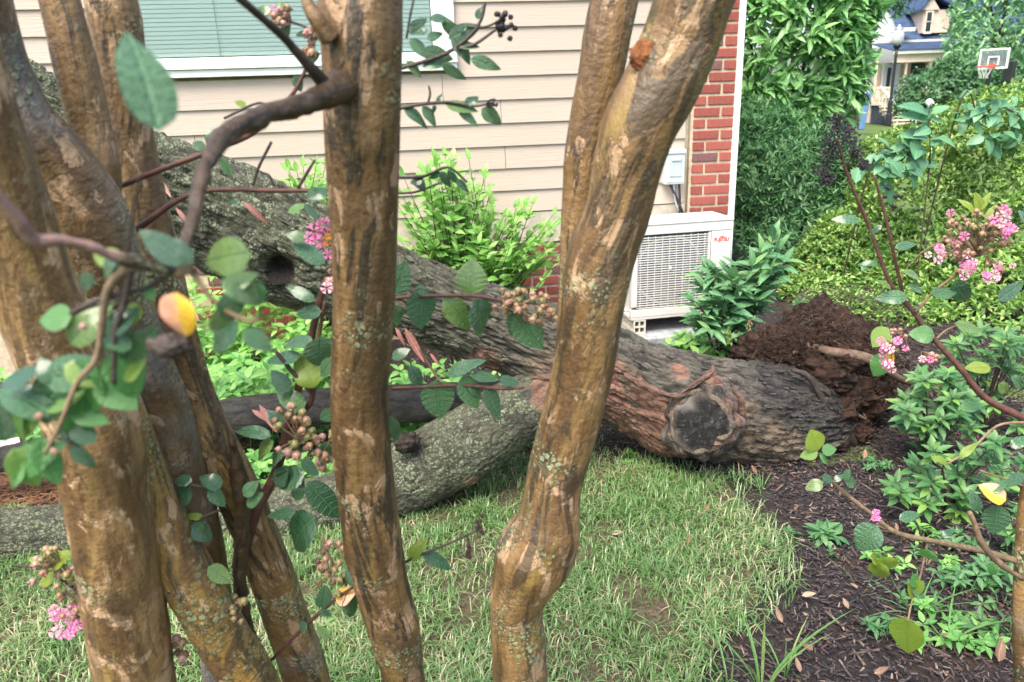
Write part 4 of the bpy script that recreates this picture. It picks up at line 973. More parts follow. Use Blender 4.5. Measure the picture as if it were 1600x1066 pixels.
for k, (x, y, r, mt) in enumerate(((492,362,14,'pink'),(506,352,12,'pink'),(484,372,9,'pink'),(498,376,12,'pink'),(513,398,9,'pink'),(512,376,9,'orange'),(515,368,7,'orange'),(511,450,10,'pinkp'),(516,440,7,'pinkp'))):
    blossom(br, PY(x, y, 1.04), r*mpp(PY(x, y, 1.04)), M[mt], 100+k)
# dried head and lower twig
br = branch(lft, 'low_shoot')
ptwig('twig', br, [(420,1036,1.10,5),(470,985,1.08,6),(520,940,1.06,6),(560,912,1.04,5)], M['twig'])
leaves_px(br, [(505,950,508,916,{'w':.7}),(540,930,560,965,{'w':.7}),(545,915,552,880),(480,975,462,985,{'w':.8}),(495,980,518,998,{'w':.5}),(500,955,518,962)], 1.05)
pleaf(br, 525, 940, 552, 920, 1.05, .8, S_oo)
ptwig('twig', br, [(503,838,1.06,5),(510,860,1.06,5),(520,880,1.06,4)], M['twigl'])
for k in range(26):
    rg = random.Random(k); x, y = rg.gauss(522,14), rg.gauss(882,18); S_dr = None
    capsule(br, PY(x, y, 1.06+rg.uniform(-.02,.02)), 6*mpp(PY(x, y, 1.06)), M['twigl'] if k % 2 else M['bud'], k)
# left middle twig
br = branch(lft, 'inner_shoot')
ptwig('twig', br, [(256,754,.97,4),(300,758,.97,5),(345,768,.98,4)], M['twigd']); ptwig('twig', br, [(298,820,.97,3),(322,806,.97,4),(345,796,.98,3)], M['twigd'])
leaves_px(br, [(300,752,268,748,{'w':.7}),(298,762,270,792,{'w':.7}),(345,762,316,740,{'w':.8}),(325,765,356,790,{'w':.6}),(300,822,334,842,{'w':.8}),(312,815,300,845),(325,885,362,912,{'w':.6}),(385,790,410,770,{'w':.7}),(380,775,402,752)], .97)
pleaf(br, 318, 808, 285, 806, .97, .35, S_yy)
cluster(br, 372, 940, 1.0, 10, 40, 8, 7, M['bud'], 8, (368,980)); cluster(br, 285, 1010, 1.0, 14, 24, 6, 9, M['bud'], 9, (290,1040))
# panicles low left
br = branch(lft, 'low_panicle')
cluster(br, 78, 888, .92, 40, 34, 26, 8, M['bud'], 10, (95,880)); cluster(br, 115, 945, .94, 26, 40, 34, 6.5, M['bud'], 11, (130,930))
leaves_px(br, [(80,885,110,862,{'w':.7,'sp':S_yy}),(85,895,60,915,{'w':.7,'sp':S_yy}),(95,895,114,905,{'w':.7,'sp':S_yy}),(70,880,45,868,{'w':.6,'sp':S_yy})], .92)
ptwig('twig', br, [(20,884,.95,3),(70,890,.93,5),(130,930,.94,5),(160,960,.95,6)], M['twigd'])
for k in range(16):
    rg = random.Random(200+k); x, y = (92,958) if k < 4 else (rg.uniform(90,140), rg.uniform(955,995)); blossom(br, PY(x+rg.uniform(-9,9), y+rg.uniform(-8,8), .93), 8*mpp(PY(x, y, .93)), M['pink' if k % 3 else 'pinkp'], 300+k)
for k in range(4): blossom(br, PY(110+k*7, 915-k*3, .94), 7*mpp(PY(110, 915, .94)), M['pinkp'], 330+k)

# near, out of focus shoot hanging from the arching branch
br = branch(mid, 'near_shoot')
Yn = .47
ptwig('twig', br, [(248,208,.415,3),(234,228,.43,3),(214,300,.46,4),(198,405,.49,5)], M['twigd'], 6)
leaves_px(br, [(248,206,214,32,{'w':.52,'dY0':-.06,'dY':.015,'tilt':(.5,0,-.5)})], Yn, S_my)
leaves_px(br, [(392,396,302,408,{'w':.68,'sp':S_my}),(112,494,58,500,{'w':.85}),(190,412,140,388,{'w':.7,'sp':S_yy}),(165,398,205,430,{'w':.6}),(208,520,126,545,{'w':.75,'sp':S_my}),(175,545,225,622,{'w':.75}),(82,648,-6,592,{'w':.62,'sp':S_my}),(140,598,62,640,{'w':.6}),(120,585,30,655,{'w':.55,'sp':S_my}),(130,560,140,650,{'w':.75}),(60,640,-10,690,{'w':.5,'sp':S_my}),(402,470,348,430,{'w':.7}),(372,505,318,545,{'w':.75,'sp':S_my}),(378,515,428,545,{'w':.6}),(360,480,330,520,{'w':.6,'sp':S_my}),(395,440,410,478,{'w':.7}),(100,655,130,700,{'w':.7,'sp':S_my}),(80,690,10,750,{'w':.5}),(60,720,100,690,{'w':.6,'sp':S_my}),(30,640,20,700,{'w':.5}),(110,540,150,480,{'w':.6,'sp':S_my}),(100,570,175,600,{'w':.6}),(190,560,240,520,{'w':.6,'sp':S_my}),(218,475,196,510,{'w':.7,'sp':S_yy}),(150,690,100,660,{'w':.6,'sp':S_my}),(20,700,60,770,{'w':.6}),(70,600,150,560,{'w':.6,'sp':S_my}),(110,640,170,660,{'w':.6}),(60,580,-5,600,{'w':.55,'sp':S_my}),(130,620,110,700,{'w':.6}),(90,630,20,660,{'w':.6,'sp':S_my}),(150,590,215,640,{'w':.7}),(85,600,60,560,{'w':.7,'sp':S_my}),(40,730,-10,760,{'w':.6}),(110,700,150,730,{'w':.5,'sp':S_my}),(60,690,95,760,{'w':.5}),(10,690,-5,620,{'w':.6,'sp':S_my}),(190,590,225,560,{'w':.8}),(350,500,375,450,{'w':.7,'sp':S_my}),(240,470,222,440,{'w':.6})], Yn+.03, S_mb)
leaves_px(br, [(290,412,216,358,{'w':.5}),(300,412,270,372,{'w':.5}),(350,452,392,425,{'w':.6}),(175,520,200,480,{'w':.7}),(365,440,408,470,{'w':.8}),(205,545,160,520,{'w':.7}),(385,520,428,548,{'w':.6}),(145,430,115,455,{'w':.6}),(185,395,150,432,{'w':.6})], Yn+.02)
pleaf(br, 276, 457, 276, 533, Yn, .86, S_oo)
ptwig('twig', br, [(270,428,.50,14),(300,420,.5,14),(250,420,.5,16),(205,415,.49,16),(170,450,.49,14),(160,500,.49,11),(150,560,.49,9),(120,600,.49,8),(95,660,.49,7),(70,710,.49,6)], M['twigl'], 8, 60, .001)
ptwig('twig', br, [(285,385,.51,12),(310,440,.5,8),(345,480,.5,8),(385,500,.5,8),(405,498,.5,8)], M['twigl'], 8, 40, .001); ptwig('twig', br, [(205,412,.49,12),(195,470,.49,10),(180,520,.49,9),(178,600,.49,8)], M['twigd'], 8, 30, .001)
ptwig('twig', br, [(262,428,.5,10),(225,450,.5,9),(150,470,.49,9),(110,490,.49,7)], M['twigd'], 8, 30, .001)
lump('dried_pod', PY(266,540,Yn), .0085, M['twigd'], br, 17, .7, (1.4,.8,.8), 24)
for (x, y) in ((130,510),(85,705),(62,650)): capsule(br, PY(x, y, Yn), 6*mpp(PY(x, y, Yn)), M['bud'], x)

# mid distance bare twigs left of the middle stem
br = branch(mid, 'thin_shoot')
ptwig('twig', br, [(482,100,.98,6),(455,150,.98,7),(400,205,.98,8),(340,232,1.0,9),(260,262,1.0,9),(185,292,1.02,9)], M['twig'], 8)
ptwig('twig', br, [(515,298,1.02,7),(430,298,1.02,8),(335,297,1.02,8),(280,312,1.02,9),(225,350,1.02,11),(185,375,1.02,13)], M['twig'], 8)
ptwig('twig', br, [(395,290,1.02,5),(404,262,1.02,5),(424,222,1.02,5)], M['twigd'], 6); ptwig('twig', br, [(466,294,1.02,5),(480,270,1.02,5),(492,250,1.02,4)], M['twigd'], 6)
ptwig('twig', br, [(428,290,1.02,4),(420,274,1.02,4),(408,270,1.02,3)], M['twigd'], 6); ptwig('twig', br, [(350,185,.98,4),(400,162,.98,4),(420,165,.98,3)], M['twigd'], 6)
leaves_px(br, [(335,232,336,196,{'w':.9}),(320,232,300,222,{'w':.8}),(385,166,366,158,{'w':.6,'sp':S_yy}),(460,118,472,142,{'w':.7}),(345,246,362,278,{'w':.4}),(375,318,352,310,{'w':.4}),(480,312,508,292,{'w':.7}),(475,318,500,345,{'w':.4}),(450,332,478,318,{'w':.5,'sp':S_mb})], 1.0)
br = branch(mid, 'budded_shoot')
ptwig('twig', br, [(492,48,1.0,5),(460,36,1.0,4),(430,28,1.0,4)], M['twigd'], 6)
leaves_px(br, [(425,22,396,8,{'w':.6}),(430,12,455,6,{'w':.6}),(450,30,440,60,{'w':.6}),(462,56,490,46,{'w':.3}),(480,98,500,84,{'w':.5})], 1.0)
cluster(br, 440, 30, 1.0, 22, 20, 14, 7, M['bud'], 12, (455,36)); cluster(br, 486, 70, 1.0, 9, 26, 10, 9, M['bud'], 13, (492,60)); blossom(br, PY(427,14,1.0), 6*mpp(PY(427,14,1.0)), M['pink'], 60)

# shoots to the right of the middle stem
br = branch(mid, 'top_shoot')
ptwig('twig', br, [(612,110,1.02,7),(650,100,1.02,6),(700,82,1.02,6),(735,55,1.02,5),(752,30,1.02,5),(758,4,1.02,5)], M['twigd'], 6)
ptwig('twig', br, [(700,80,1.02,5),(740,70,1.02,5),(778,44,1.02,4)], M['twigd'], 6); ptwig('twig', br, [(635,60,1.02,4),(640,30,1.02,4),(648,-10,1.02,4)], M['twigd'], 6); ptwig('twig', br, [(730,42,1.02,4),(760,42,1.02,4),(790,26,1.02,3)], M['twigd'], 6)
leaves_px(br, [(668,50,636,40,{'w':.6}),(670,30,708,22,{'w':.5}),(690,30,728,70,{'w':.4}),(640,60,672,92,{'w':.5}),(668,62,690,48,{'w':.6}),(660,80,708,92,{'w':.55}),(700,60,752,40,{'w':.5}),(705,55,742,92,{'w':.55}),(735,92,784,104,{'w':.42}),(660,105,700,92,{'w':.5}),
   (635,95,660,118,{'w':.5}),(690,98,726,128,{'w':.4}),(715,70,750,72,{'w':.4}),(640,45,668,30,{'w':.5}),(745,30,755,8,{'w':.6}),(728,44,712,52,{'w':.5})], 1.02)
for k in range(24):
    rg = random.Random(400+k); x, y = rg.gauss(785,8), rg.gauss(36,12); capsule(br, PY(x, y, 1.02+rg.uniform(-.01,.01)), 4.2*mpp(PY(x, y, 1.02)), M['budk'], k)
br = branch(mid, 'upper_shoot')
ptwig('twig', br, [(612,172,1.02,6),(660,163,1.02,5),(700,160,1.02,5),(740,166,1.02,4),(772,160,1.02,4)], M['twigd'], 6); ptwig('twig', br, [(668,163,1.02,4),(672,148,1.02,4),(670,134,1.02,3)], M['twigd'], 6)
leaves_px(br, [(630,168,672,192,{'w':.4}),(660,166,685,196,{'w':.5}),(680,164,676,178,{'w':.5}),(695,162,748,172,{'w':.42}),(715,168,748,198,{'w':.35}),(728,166,745,148,{'w':.7}),(752,170,786,192,{'w':.6}),(682,160,690,146,{'w':.4})], 1.02)
cluster(br, 768, 160, 1.02, 10, 7, 8, 3, M['budk'], 15, (760,164))
br = branch(mid, 'pale_shoot')
ptwig('twig', br, [(612,278,1.0,5),(660,276,1.0,5),(700,262,1.0,4),(730,285,1.0,4)], M['twigd'], 6); ptwig('twig', br, [(615,302,1.0,4),(650,300,1.0,4),(690,285,1.0,3)], M['twigd'], 6)
leaves_px(br, [(645,275,668,298,{'w':.6}),(662,280,640,286,{'w':.7}),(690,268,702,296,{'w':.5}),(700,265,716,292,{'w':.4}),(712,280,735,300,{'w':.4}),(690,270,668,280,{'w':.4})], 1.0)
br = branch(mid, 'middle_shoot')
ptwig('twig', br, [(612,466,1.03,6),(660,463,1.03,6),(730,462,1.03,6),(775,468,1.03,5),(800,478,1.03,4)], M['twig'], 8)
leaves_px(br, [(735,460,739,406,{'w':.92}),(656,450,661,517,{'w':.78}),(692,466,744,514,{'w':.55}),(742,468,768,524,{'w':.8}),(805,490,849,548,{'w':.62}),(812,485,800,528,{'w':.7}),(800,470,812,446,{'w':.6}),(818,462,838,476,{'w':.6}),(617,462,634,408,{'w':.65}),(618,478,628,512,{'w':.6}),(760,465,748,488,{'w':.6}),(650,448,672,462,{'w':.6})], 1.03)
cluster(br, 820, 478, 1.01, 48, 26, 30, 7, M['bud'], 16, (800,478)); cluster(br, 790, 466, 1.02, 20, 14, 9, 6, M['bud'], 17, (785,470)); cluster(br, 856, 495, 1.02, 20, 24, 12, 7, M['bud'], 18, (840,490))
br = branch(mid, 'lower_shoot')
ptwig('twig', br, [(612,607,1.05,6),(660,605,1.05,6),(720,602,1.05,6),(780,607,1.05,6),(820,606,1.05,4)], M['twig'], 8); ptwig('twig', br, [(690,600,1.05,4),(670,570,1.05,4),(655,545,1.05,3)], M['twigl'], 6)
leaves_px(br, [(698,588,752,554,{'w':.42}),(640,572,664,610,{'w':.5}),(681,594,688,657,{'w':.78}),(722,588,748,640,{'w':.62}),(758,604,784,656,{'w':.5}),(735,585,782,592,{'w':.42}),(780,592,812,600,{'w':.55}),(612,560,640,545,{'w':.6}),(612,650,618,690,{'w':.6}),(730,600,760,622,{'w':.4})], 1.05)
br = branch(mid, 'dry_tipped_shoot')
ptwig('twig', br, [(620,884,1.10,5),(660,866,1.10,5),(705,848,1.10,4),(752,826,1.10,4)], M['twigd'], 6); ptwig('twig', br, [(730,838,1.10,3),(734,855,1.10,3),(733,872,1.10,3)], M['twigd'], 6)
leaves_px(br, [(640,876,660,842,{'w':.55,'sp':S_yy}),(660,866,711,886,{'w':.42})], 1.10)
for k in range(12):
    rg = random.Random(500+k); x, y = (rg.gauss(750,4), rg.gauss(822,7)) if k < 7 else (rg.gauss(733,2), rg.gauss(868,7)); capsule(br, PY(x, y, 1.10), 3.6*mpp(PY(x, y, 1.1)), M['twigd'], k)

# ------------------------------------------------------------------ crape myrtle at the right edge
shr = empty('crape_myrtle', PY(1606,1066,1.35)*np.array([1,1,0]), 'slender flowering crape myrtle at the right edge with pink panicles and black seed head', 'tree')
stem(shr, [(1720,60,1.46,3),(1700,190,1.44,9),(1680,310,1.42,15),(1660,420,1.40,20),(1640,560,1.40,22),(1618,700,1.38,23),(1602,820,1.36,24),(1597,900,1.35,24),(1595,980,1.34,24),(1597,1066,1.34,24)], M['bk2'], 51, (), 20, .002)
ptwig('branch', shr, [(1622,668,1.39,14.4),(1600,654,1.40,13.0),(1540,622,1.42,10.8),(1500,575,1.44,9.4),(1460,530,1.46,8.6),(1425,485,1.48,7.2),(1390,440,1.50,6.5),(1358,355,1.52,5.8),(1335,300,1.52,5.0),(1320,260,1.52,4.3),(1308,215,1.52,3.6)], M['twig'], 10, 90, .002)
ptwig('branch', shr, [(1412,466,1.48,5.8),(1395,390,1.48,5.0),(1380,325,1.48,4.3),(1366,275,1.48,2.9)], M['twig'], 8); ptwig('branch', shr, [(1430,488,1.47,5.0),(1460,455,1.46,4.3),(1500,422,1.45,4.3),(1520,380,1.45,3.6),(1545,350,1.45,2.9)], M['twigl'], 8)
ptwig('branch', shr, [(1462,530,1.46,3.6),(1480,515,1.46,2.9),(1500,508,1.46,2.9)], M['twigl'], 6); ptwig('branch', shr, [(1390,335,1.48,2.2),(1410,322,1.48,2.2),(1415,318,1.48,2.2)], M['twigd'], 6); ptwig('branch', shr, [(1400,440,1.48,2.2),(1440,395,1.47,2.2),(1485,370,1.46,2.2)], M['twigl'], 6)
br = branch(shr, 'flowering_shoot')
leaves_px(br, [(1344,345,1304,338,{'w':.4}),(1378,352,1358,366,{'w':.4}),(1398,388,1436,376,{'w':.4}),(1372,412,1346,408,{'w':.4}),(1410,425,1455,430,{'w':.36}),(1392,450,1374,436,{'w':.4}),(1418,464,1372,464,{'w':.5}),(1418,446,1455,452,{'w':.4}),(1455,458,1497,456,{'w':.55}),(1490,440,1520,482,{'w':.5}),(1492,506,1538,516,{'w':.42}),
   (1500,425,1516,452,{'w':.55}),(1590,330,1614,352,{'w':.6}),(1560,470,1600,440,{'w':.5}),(1580,590,1612,606,{'w':.5}),(1560,600,1582,615,{'w':.6})], 1.45)
leaves_px(br, [(1460,524,1425,520,{'w':.82}),(1388,512,1362,542,{'w':.9}),(1386,556,1360,585,{'w':.9}),(1548,574,1508,574,{'w':.6,'sp':S_yy}),(1345,422,1360,412,{'w':.5}),(1500,640,1540,625,{'w':.5})], 1.45, S_mb)
def panicle(root, px, py, Y, w_, h_, nb, nf, seed, stemp, rp=5):
    cluster(root, px, py, Y, w_, h_, nb, rp, M['bud'], seed, stemp, .02); rg = random.Random(seed)
    for k in range(nf):
        x, y = px+rg.gauss(0, w_*.55), py+rg.gauss(0, h_*.55); c = PY(x, y, Y-.015+rg.uniform(-.02,.02))
        blossom(root, c, rg.uniform(4.5, 7.5)*mpp(c), M['pink' if rg.random() < .55 else 'pinkp'], seed*40+k)
panicle(br, 1525, 365, 1.44, 50, 36, 60, 5, 20, (1530,400), 5.5); panicle(br, 1562, 342, 1.44, 24, 18, 14, 9, 21, (1545,360)); panicle(br, 1508, 415, 1.44, 16, 12, 6, 8, 22, (1515,400)); panicle(br, 1556, 425, 1.44, 22, 16, 8, 10, 23, (1540,400)); panicle(br, 1470, 396, 1.44, 9, 8, 3, 5, 24, (1490,395)); panicle(br, 1572, 372, 1.44, 16, 12, 8, 4, 26, (1550,370))
panicle(br, 1400, 535, 1.40, 24, 22, 14, 11, 25, (1412,522)); panicle(br, 1384, 572, 1.40, 10, 10, 3, 5, 27, (1395,545)); panicle(br, 1450, 560, 1.40, 16, 9, 12, 3, 28, (1440,550)); panicle(br, 1500, 395, 1.44, 14, 14, 14, 2, 29, (1515,400))
pleaf(br, 1390, 548, 1386, 582, 1.40, .5, S_oo)
leaves_px(br, [(1535,335,1525,300,{'w':.4,'sp':S_yy}),(1530,330,1545,298,{'w':.4,'sp':S_yy}),(1525,335,1510,308,{'w':.4,'sp':S_yy}),(1540,345,1555,318,{'w':.4,'sp':S_yy})], 1.46)
br = branch(shr, 'black_seed_head')
mb = MB(); rg = random.Random(9)
for (a, b) in (((1316,250),(1290,225)),((1312,232),(1330,205)),((1310,222),(1305,185)),((1318,255),(1285,260)),((1320,262),(1340,240)),((1316,245),(1296,200)),((1314,240),(1338,222)),((1318,258),(1345,262))):
    A, B = PY(*a, 1.52), PY(*b, 1.52); mb.tube([A, (A+B)/2+np.array([0,0,.003]), B], [.0018,.0014,.001], 5, 6)
mb.part('stalk', M['budk'], br, True)
for k in range(150):
    cx, cy, s_ = rg.choice(((1295,225,11),(1300,195,10),(1308,185,8),(1325,205,9),(1288,250,10),(1290,270,8),(1330,222,8),(1312,205,10),(1292,282,5),(1338,240,6),(1350,258,3)))
    x, y = rg.gauss(cx, s_*.7), rg.gauss(cy, s_*.7); pt = PY(x, y, 1.52+rg.uniform(-.025,.025)); blossom(br, pt, rg.uniform(4.5, 7.5)*mpp(pt), M['budk'], k, 4, 'seed_capsule')
for k in range(9): x, y = rg.gauss(1400,16), rg.gauss(305,10); capsule(br, PY(x, y, 1.48), 3.2*mpp(PY(x, y, 1.48)), M['budk'], k)
ptwig('branch', shr, [(1600,880,1.36,11.5),(1560,868,1.35,10.1),(1520,858,1.34,9.4),(1460,846,1.32,8.6),(1400,832,1.30,7.9),(1360,802,1.30,7.2),(1325,775,1.30,6.5),(1288,742,1.30,4.3)], M['twigl'], 10, 60, .002)
ptwig('branch', shr, [(1445,850,1.32,3.6),(1430,815,1.32,3.6),(1405,795,1.32,2.9),(1370,790,1.32,2.2)], M['twigd'], 6); ptwig('branch', shr, [(1450,845,1.32,3.6),(1438,900,1.30,2.9),(1425,940,1.28,2.9),(1418,972,1.26,2.9)], M['twigl'], 6)
ptwig('branch', shr, [(1598,905,1.25,6.5),(1560,880,1.22,8.6),(1535,850,1.2,10.1),(1525,825,1.2,8.6),(1515,800,1.2,6.5)], M['twigl'], 8, 30, .003); ptwig('branch', shr, [(1594,905,1.25,4.3),(1565,878,1.24,3.6),(1540,862,1.24,3.6)], M['twigl'], 6)
ptwig('branch', shr, [(1612,660,1.39,5.8),(1560,665,1.38,4.3),(1520,700,1.36,3.6),(1480,725,1.35,2.9)], M['twigl'], 6); ptwig('branch', shr, [(1600,760,1.37,4.3),(1560,745,1.36,2.9),(1530,735,1.36,2.9)], M['twigl'], 6)
br = branch(shr, 'lower_leaves')
leaves_px(br, [(1278,704,1268,672,{'w':.95,'sp':S_yy}),(1278,706,1250,714,{'w':.7,'sp':S_mb}),(1284,704,1308,702,{'w':.8,'sp':S_mb}),(1280,712,1302,722,{'w':.65,'sp':S_mb}),(1286,754,1258,764,{'w':.7}),(1300,752,1284,744,{'w':.7}),(1302,752,1320,740,{'w':.5}),(1320,752,1345,756,{'w':.7}),(1318,750,1328,732,{'w':.6}),
   (1372,822,1336,860,{'w':.85}),(1378,870,1396,905,{'w':.8,'sp':S_yy}),(1375,878,1370,912,{'w':.8,'sp':S_yy}),(1360,868,1382,882,{'w':.6,'sp':S_yy}),(1450,858,1452,884,{'w':1.0,'sp':S_mb}),(1424,900,1438,918,{'w':.8,'sp':S_mb}),(1418,966,1415,1024,{'w':.72,'sp':S_yy}),(1405,812,1440,800,{'w':.5}),(1470,840,1490,825,{'w':.5}),
   (1560,790,1552,838,{'w':.7}),(1540,770,1575,745,{'w':.5}),(1545,772,1530,760,{'w':.5,'sp':S_yy}),(1530,800,1520,770,{'w':.5}),(1600,740,1570,760,{'w':.6}),(1580,700,1606,680,{'w':.6}),(1480,725,1462,712,{'w':.5,'sp':S_yy}),(1500,715,1525,690,{'w':.4,'sp':S_yy}),(1425,920,1448,935,{'w':.5}),(1436,905,1424,938,{'w':.6,'sp':S_yy}),(1555,880,1545,900,{'w':.7,'sp':S_mb})], 1.28)
pleaf(br, 1572, 782, 1540, 758, 1.27, .7, S_oo)
for k in range(5): blossom(br, PY(1366+k*1.5, 805+(-1)**k*5, 1.28), 4.5*mpp(PY(1366, 805, 1.28)), M['pink'], 700+k)
# ------------------------------------------------------------------ shrubs
def rdir(rg): v = rg.normal(size=3); return v/np.linalg.norm(v)
def blob_leaves(ells, n, L, seed, droop=.2, cluster_=1, spread=.6, inner=.25, up=.5, front=True, lump_=.16):
    """leaf rows on the uneven shell of a union of ellipsoids (c, radii)"""
    rg = np.random.default_rng(seed); out = []
    area = np.array([e[1][0]*e[1][2]+e[1][1]*e[1][2] for e in ells]); pr = area/area.sum()
    k = 0; tries = 0
    while k < n and tries < n*30:
        tries += 1
        e = rg.choice(len(ells), p=pr); c, r = np.array(ells[e][0]), np.array(ells[e][1]); d = rdir(rg)
        if front and d[1] > .45 and rg.random() < .8: continue
        if d[2] < -.75: continue
        q = c+d*r
        s = 1+lump_*2*(float(vnoise((q*3.1)[None], seed)[0])-.5)+lump_*1.2*(float(vnoise((q*9.)[None], seed+1)[0])-.5)
        s *= 1-inner*rg.random()**1.7
        p = c+d*r*s
        if p[2] < float(hgt(p[0], p[1]))+.005: continue
        ins = False
        for j, (c2, r2) in enumerate(ells):
            if j != e and (((p-np.array(c2))/np.array(r2))**2).sum() < .62: ins = True; break
        if ins: continue
        nrm = unit(d/r)
        axis = unit(nrm+np.array([0,0,up])+rdir(rg)*.35)
        for q_ in range(cluster_):
            dd = unit(axis*rg.uniform(.2,.9)+rdir(rg)*spread*1.2+np.array([0,0,-droop]))
            nn = unit(axis+np.array([0,0,.6])+rdir(rg)*.35)
            out.append((p+dd*L*.08+rdir(rg)*L*.15*(cluster_ > 1), dd, nn, L*rg.uniform(.65,1.2))); k += 1
    return out
def shrub_stems(root, base, ells, n, r, mat, seed):
    rg = np.random.default_rng(seed)
    for k in range(n):
        c, rad = ells[rg.integers(len(ells))]; top = np.array(c)+np.array(rad)*rdir(rg)*.75
        if top[2] < base[2]+.1: top[2] = base[2]+.2
        a = np.array(base)+np.array([rg.uniform(-.08,.08), rg.uniform(-.08,.08), -.02]); m = (a+top)/2+np.array([0,0,.12])*np.linalg.norm(top-a)+rdir(rg)*.05
        tube_part('stem', [a, m, top], [r, r*.7, r*.35], mat, root, 6, 12)
def gz(x, y): return float(hgt(x, y))
def at_ground(p): return np.array([p[0], p[1], gz(p[0], p[1])])

M['laurel'] = leafmat('laurel_leaf', (.11,.28,.085), (.23,.46,.16), (.32,.56,.20), rough=.33, trans=.25, vein=.35, amount2=.15)
M['yew'] = leafmat('yew_needle', (.060,.180,.070), (.13,.30,.115), (.19,.38,.14), rough=.5, trans=.2, vein=.0, amount2=.2)
M['azalea'] = leafmat('hedge_leaf', (.095,.215,.050), (.245,.42,.090), (.42,.55,.16), rough=.42, trans=.3, vein=.15, amount2=.25)
M['azgreen'] = leafmat('azalea_leaf', (.045,.140,.042), (.100,.24,.065), (.20,.36,.07), rough=.34, trans=.28, vein=.3, amount2=.15)
M['spice'] = leafmat('pale_shrub_leaf', (.17,.38,.080), (.28,.52,.13), (.38,.60,.18), rough=.4, trans=.4, vein=.3, amount2=.2)
M['cover'] = leafmat('ground_cover_leaf', (.090,.27,.062), (.20,.44,.10), (.31,.54,.14), rough=.36, trans=.32, vein=.35, amount2=.2)
M['budd'] = leafmat('butterfly_bush_leaf', (.065,.180,.080), (.13,.285,.120), (.19,.35,.12), rough=.5, trans=.25, spec=.35, vein=.45, amount2=.12)
M['vine'] = leafmat('vine_leaf', (.090,.25,.125), (.17,.36,.19), None, rough=.42, trans=.3, vein=.35)
M['weed'] = leafmat('weed_leaf', (.048,.155,.055), (.11,.25,.080), None, rough=.42, trans=.3, vein=.4)
M['far1'] = leafmat('far_leaf', (.055,.16,.070), (.12,.27,.105), (.10,.20,.06), rough=.5, trans=.3, vein=0)
M['far2'] = leafmat('far_leaf_pale', (.11,.27,.12), (.22,.42,.18), (.30,.50,.22), rough=.5, trans=.3, vein=0)
M['wood'] = plain('shrub_wood', (.070,.048,.035), .8, .3, 40, .3, bump=.5)
S_lau = Species('leaf', M['laurel'], 4, nl=4, wid=.30, curl=.22, fold=.25)
S_yew = Species('leaf', M['yew'], 3, nl=2, wid=.20, curl=.1, fold=.2)
S_az = Species('leaf', M['azalea'], 4, nl=3, wid=.46, curl=.2, fold=.3)
S_ag = Species('leaf', M['azgreen'], 4, nl=4, wid=.40, curl=.25, fold=.25)
S_sp = Species('leaf', M['spice'], 4, nl=4, wid=.46, curl=.3, fold=.25)
S_co = Species('leaf', M['cover'], 4, nl=4, wid=.48, curl=.3, fold=.25)
S_bu = Species('leaf', M['budd'], 4, nl=5, wid=.40, curl=.45, fold=.22)
S_vi = Species('leaf', M['vine'], 4, nl=5, wid=.66, curl=.3, fold=.2)
S_we = Species('leaf', M['weed'], 4, nl=4, wid=.42, curl=.35, fold=.25)
S_f1 = Species('leaf', M['far1'], 3, nl=2, wid=.5, curl=.2, fold=.25)
S_f2 = Species('leaf', M['far2'], 3, nl=2, wid=.4, curl=.3, fold=.25)

def ell(px, py, Y, rx_, rz_, ry=None):
    p = PY(px, py, Y); return (p, (rx_, ry or rx_*.8, rz_))
def blobshrub(name, label, cat, ells, n, L, sp, seed, maxn=300, group=None, stems=6, sr=.008, **kw):
    c = np.mean([e[0] for e in ells], 0); b = at_ground(c); r = empty(name, b, label, cat, group)
    foliage(r, sp, blob_leaves(ells, n, L, seed, **kw), maxn, seed=seed)
    shrub_stems(r, b, ells, stems, sr, M['wood'], seed); return r
# cherry laurel behind the corner
blobshrub('cherry_laurel', 'tall cherry laurel shrub with long glossy leaves rising behind the house corner', 'shrub',
   [ell(1225,60,7.0,.66,.9), ell(1275,120,6.9,.44,.50), ell(1280,20,6.9,.46,.75), ell(1200,165,6.9,.50,.42), ell(1240,-120,7.1,.8,.8), ell(1190,60,6.9,.40,.9)], 9500, .150, S_lau, 101, 300, cluster_=5, spread=.75, inner=.35, up=.35, lump_=.10, stems=10, sr=.02)
# dark conifer shrub under it
blobshrub('yew_shrub', 'dark green fine needled shrub between the house corner and the hedge', 'shrub',
   [ell(1210,290,6.0,.46,.42), ell(1265,270,6.0,.36,.40), ell(1175,260,6.1,.34,.45), ell(1300,330,5.9,.28,.25), ell(1240,370,5.9,.5,.28)], 26000, .075, S_yew, 111, 0, cluster_=9, spread=.9, inner=.5, up=.6, lump_=.2)
# clipped yellow green hedge at right
H1 = [ell(1335,505,4.6,.34,.20), ell(1268,470,5.0,.24,.20), ell(1425,520,4.5,.30,.22), ell(1330,440,5.2,.42,.42), ell(1285,430,5.3,.22,.30), ell(1390,470,5.0,.34,.36), ell(1350,380,5.3,.36,.26)]
blobshrub('hedge_shrub', 'low rounded yellow green shrub just right of the upturned roots', 'shrub', H1, 22000, .042, S_az, 121, 0, cluster_=6, spread=.8, inner=.3, up=.9, lump_=.13)
H2 = [ell(1450,330,5.4,.60,.56), ell(1540,262,5.3,.56,.50), ell(1620,320,5.0,.60,.75), ell(1500,420,5.1,.55,.45), ell(1420,260,5.7,.42,.30), ell(1590,480,4.6,.45,.40), ell(1480,500,4.7,.40,.26), ell(1410,510,4.8,.26,.22), ell(1550,520,4.4,.35,.25), ell(1660,225,5.4,.6,.5)]
blobshrub('hedge_shrub', 'large yellow green small leaved hedge mounding up at the right edge', 'shrub', H2, 46000, .042, S_az, 131, 0, cluster_=6, spread=.8, inner=.3, up=.9, lump_=.13)
